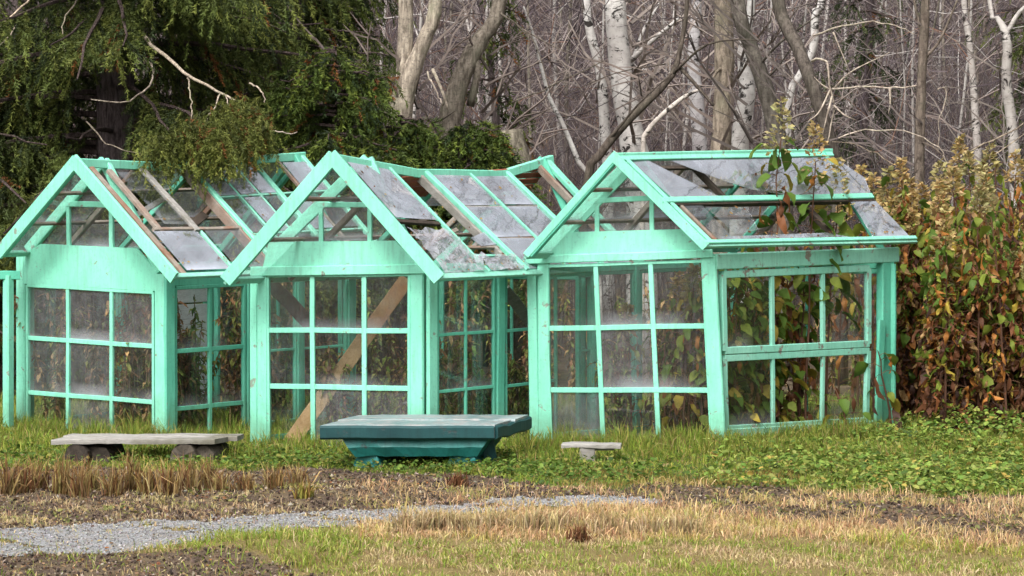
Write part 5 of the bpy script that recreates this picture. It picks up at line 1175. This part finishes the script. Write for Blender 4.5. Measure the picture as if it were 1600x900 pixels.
for px, py, lab in ((715, 768, 'small rusty clump on the soil mound below the teal table'), (905, 846, 'rust brown clump at the edge of the straw grass beyond the path'), (478, 784, 'small yellowing clump beside the row of cut tan clumps')):
    clump(px, py, .13, .05, 110, [(.22, .10, .045), (.30, .15, .07), (.16, .07, .035)] if px != 478 else [(.40, .32, .07), (.34, .22, .07), (.3, .3, .06)], lab, None)
for i, px in enumerate([620, 655, 690, 730, 770, 830, 880, 950, 1010, 1070]):
    clump(px+cl.uniform(-8, 8), 826+abs(px-760)*.03+cl.uniform(-4, 6), .16, .09, 150, [(.60, .47, .29), (.52, .38, .21), (.50, .41, .20)], 'pale straw tuft along the edge of the gravel path', 'pale tufts by the path')
# broad leaved ground cover on the right, clover near the table
def cover(name, n, fx, hfun, size, cols, p, label):
    a = Acc(); x, Y, keep = fx(n); x, Y = x[keep], Y[keep]; n = len(x); hh = hfun(x, Y)
    tv = np.array([(0, 0, 0), (.35, .38, .10), (.8, .32, .02), (1, 0, -.1), (.8, -.32, .02), (.35, -.38, .10), (.5, 0, -.02)]); tt = np.array([(0, 1, 6), (1, 2, 6), (2, 3, 6), (3, 4, 6), (4, 5, 6), (5, 0, 6)])
    pos = np.stack([x, Y, height(x, Y)+hh*gr_.uniform(.25, 1, n)], -1); an = gr_.uniform(0, 6.28, n)
    d = np.stack([np.cos(an), np.sin(an)-.25, gr_.uniform(-.7, .35, n)], -1)
    stamp(a, tv, tt, pos, frames(d, np.tile((0, 0, 1.), (n, 1))+gr_.normal(0, .35, (n, 3))), size[0]+(size[1]-size[0])*gr_.uniform(size=n)**1.8, pick(gr_, n, cols, p)); o = a.obj(name, LEAF, None); o['kind'] = 'stuff'; tag(o, label, 'ground cover')
def fx_right(n):
    x, Y = scatter(n, (1090, 1690), (20.8, 25.6), gr_); px, py = to_px(x, Y)
    d = np.clip((px-1060)/330, 0, 1)*np.clip(.25+.9*(wob(x, Y, 1.3)+.5*wob(x*4, Y*4)+.4), .04, 1); return x, Y, (gr_.uniform(size=n) < d) & (py < curve(px, LAWN_B)+3)
def hf(x, Y): px, py = to_px(x, Y); return .06+.05*(wob(x, Y, .9)+.5)+.16*np.clip((px-1330)/150, 0, 1)*np.clip((Y-23.6)/1, 0, 1)
cover('ground_cover', 24000, fx_right, hf, (.015, .065), [(.14, .23, .04), (.23, .31, .06), (.31, .35, .09), (.07, .12, .025), (.38, .30, .07)], [.34, .3, .16, .13, .07], 'low bright green leafy ground cover in front of the withered thicket')
def fx_spots(n):
    cs = [(640, 728, 90, 12), (300, 722, 80, 14), (780, 735, 80, 10), (450, 725, 60, 12), (60, 712, 70, 14), (900, 742, 90, 12)]; X = []; YY = []
    for cx_, cy_, sx_, sy_ in cs:
        k = n//len(cs); py = gr_.normal(cy_, sy_, k); Y = CAMZ*FPX/(py-HOR); X.append((gr_.normal(cx_, sx_, k)-800)/FPX*Y); YY.append(Y)
    x = np.concatenate(X); Y = np.concatenate(YY); return x, Y, zones(x, Y)[0]
cover('clover', 5000, fx_spots, lambda x, Y: .07+0*x, (.025, .05), [(.09, .16, .025), (.15, .23, .04), (.06, .11, .02), (.26, .24, .06)], [.4, .3, .2, .1], 'small clover like leaves in the grass below the table and the plank bench')
def fx_bed(n):
    x, Y = scatter(n, (-40, 1680), (17.2, 22.9), gr_); z6 = zones(x, Y); return x, Y, (z6[3] & (wob(x*1.7, Y*1.7) > -.05)) | (z6[2] & (wob(x*1.3+4, Y*1.5) > .35))
cover('bed_weeds', 9000, fx_bed, lambda x, Y: .035+0*x, (.02, .045), [(.14, .17, .045), (.24, .25, .08), (.10, .11, .035), (.32, .26, .08)], [.35, .3, .2, .15], 'flat grey green weeds spreading over the bare beds')

# clods, gravel and fallen leaves
def pebbles(name, n, fx, size, cols, p, mat, label, sink=.3):
    a = Acc(); x, Y, keep = fx(n); x, Y = x[keep], Y[keep]; n = len(x)
    tv = np.array([(1, 0, 0), (-1, 0, 0), (0, 1, 0), (0, -1, 0), (0, 0, .7), (0, 0, -.7)])*1.0; tt = np.array([(0, 2, 4), (2, 1, 4), (1, 3, 4), (3, 0, 4), (2, 0, 5), (1, 2, 5), (3, 1, 5), (0, 3, 5)])
    s = size[0]+(size[1]-size[0])*gr_.uniform(size=n)**2.2
    rot = frames(gr_.normal(size=(n, 3))*np.array([1, 1, .35])); rot = rot*gr_.uniform(.7, 1.2, (n, 1, 3))
    stamp(a, tv, tt, np.stack([x, Y, height(x, Y)+s*sink+.006], -1), rot, s, pick(gr_, n, cols, p)); o = a.obj(name, mat, None); o['kind'] = 'stuff'; tag(o, label, name.split('_')[-1])
def fx_soil(n):
    x, Y = scatter(n, (-40, 1680), (16.4, 23), gr_); z6 = zones(x, Y); return x, Y, z6[2] | (z6[3] & (wob(x*1.5+2, Y*1.5) > -.1)) | z6[5]
pebbles('soil_clods', 34000, fx_soil, (.003, .018), [(.075, .053, .041), (.14, .10, .075), (.042, .031, .025), (.28, .23, .18)], [.38, .32, .18, .12], STONE, 'dark crumbly soil clods on the flower beds')
def fx_path(n):
    x, Y = scatter(n, (-60, 1060), (17, 21.6), gr_); jx, jy = gr_.normal(0, .07, (2, n)); return x, Y, zones(x, Y)[1] | (zones(x+jx, Y+jy)[1] & (gr_.uniform(size=n) < .6))
pebbles('gravel', 40000, fx_path, (.003, .011), [(.26, .255, .255), (.36, .355, .35), (.12, .115, .11), (.27, .235, .19)], [.4, .3, .2, .1], STONE, 'small grey stones of the gravel path', .2)
def fx_leaves(n):
    x, Y = scatter(n, (-60, 1680), (16.4, 24.2), gr_); z6 = zones(x, Y); u = gr_.uniform(size=n)
    return x, Y, ((z6[2] | z6[5]) & (u < .8)) | (z6[0] & (u < .10)) | (z6[1] & (u < .13)) | (z6[3] & (u < .5)) | (z6[4] & (u < .12))
cover('fallen_leaves', 20000, fx_leaves, lambda x, Y: .015+0*x+.03*zones(x, Y)[0], (.012, .034), [(.26, .17, .09), (.34, .25, .13), (.15, .08, .045), (.30, .12, .045), (.36, .28, .10)], [.32, .22, .32, .08, .06], 'fallen brown and yellow leaves scattered on the beds')

# leaves blown onto the roofs
def roof_leaves(Hh, n, label):
    a = Acc(); P = []; 
    for i in range(n):
        t = gr_.uniform(.05, .97) if i % 2 else gr_.uniform(.86, .97); P.append(tuple(Hh.RP(gr_.uniform(.05, .95), t)+Hh.nr*.022))
    tv = np.array([(0, 0, 0), (.35, .3, .08), (.8, .25, .03), (1, 0, .1), (.8, -.25, .03), (.35, -.3, .08)]); tt = np.array([(0, 1, 2), (0, 2, 3), (0, 3, 4), (0, 4, 5)])
    d = np.cross(gr_.normal(size=(n, 3)), np.array(Hh.nr)); stamp(a, tv, tt, np.array(P), frames(d, np.tile(np.array(Hh.nr), (n, 1))+gr_.normal(0, .2, (n, 3))), gr_.uniform(.015, .04, n), pick(gr_, n, [(.30, .18, .07), (.40, .28, .09), (.14, .07, .035)], [.4, .3, .3]))
    o = a.obj('fallen_leaves', LEAF, None); o['kind'] = 'stuff'; tag(o, label, 'leaves')
roof_leaves(HL, 70, 'fallen leaves caught on the roof under the spruce branch')
roof_leaves(HM, 80, 'fallen leaves caught on the roof with the sagging ridge')
roof_leaves(HR, 60, 'fallen leaves caught on the roof with the long purlins')
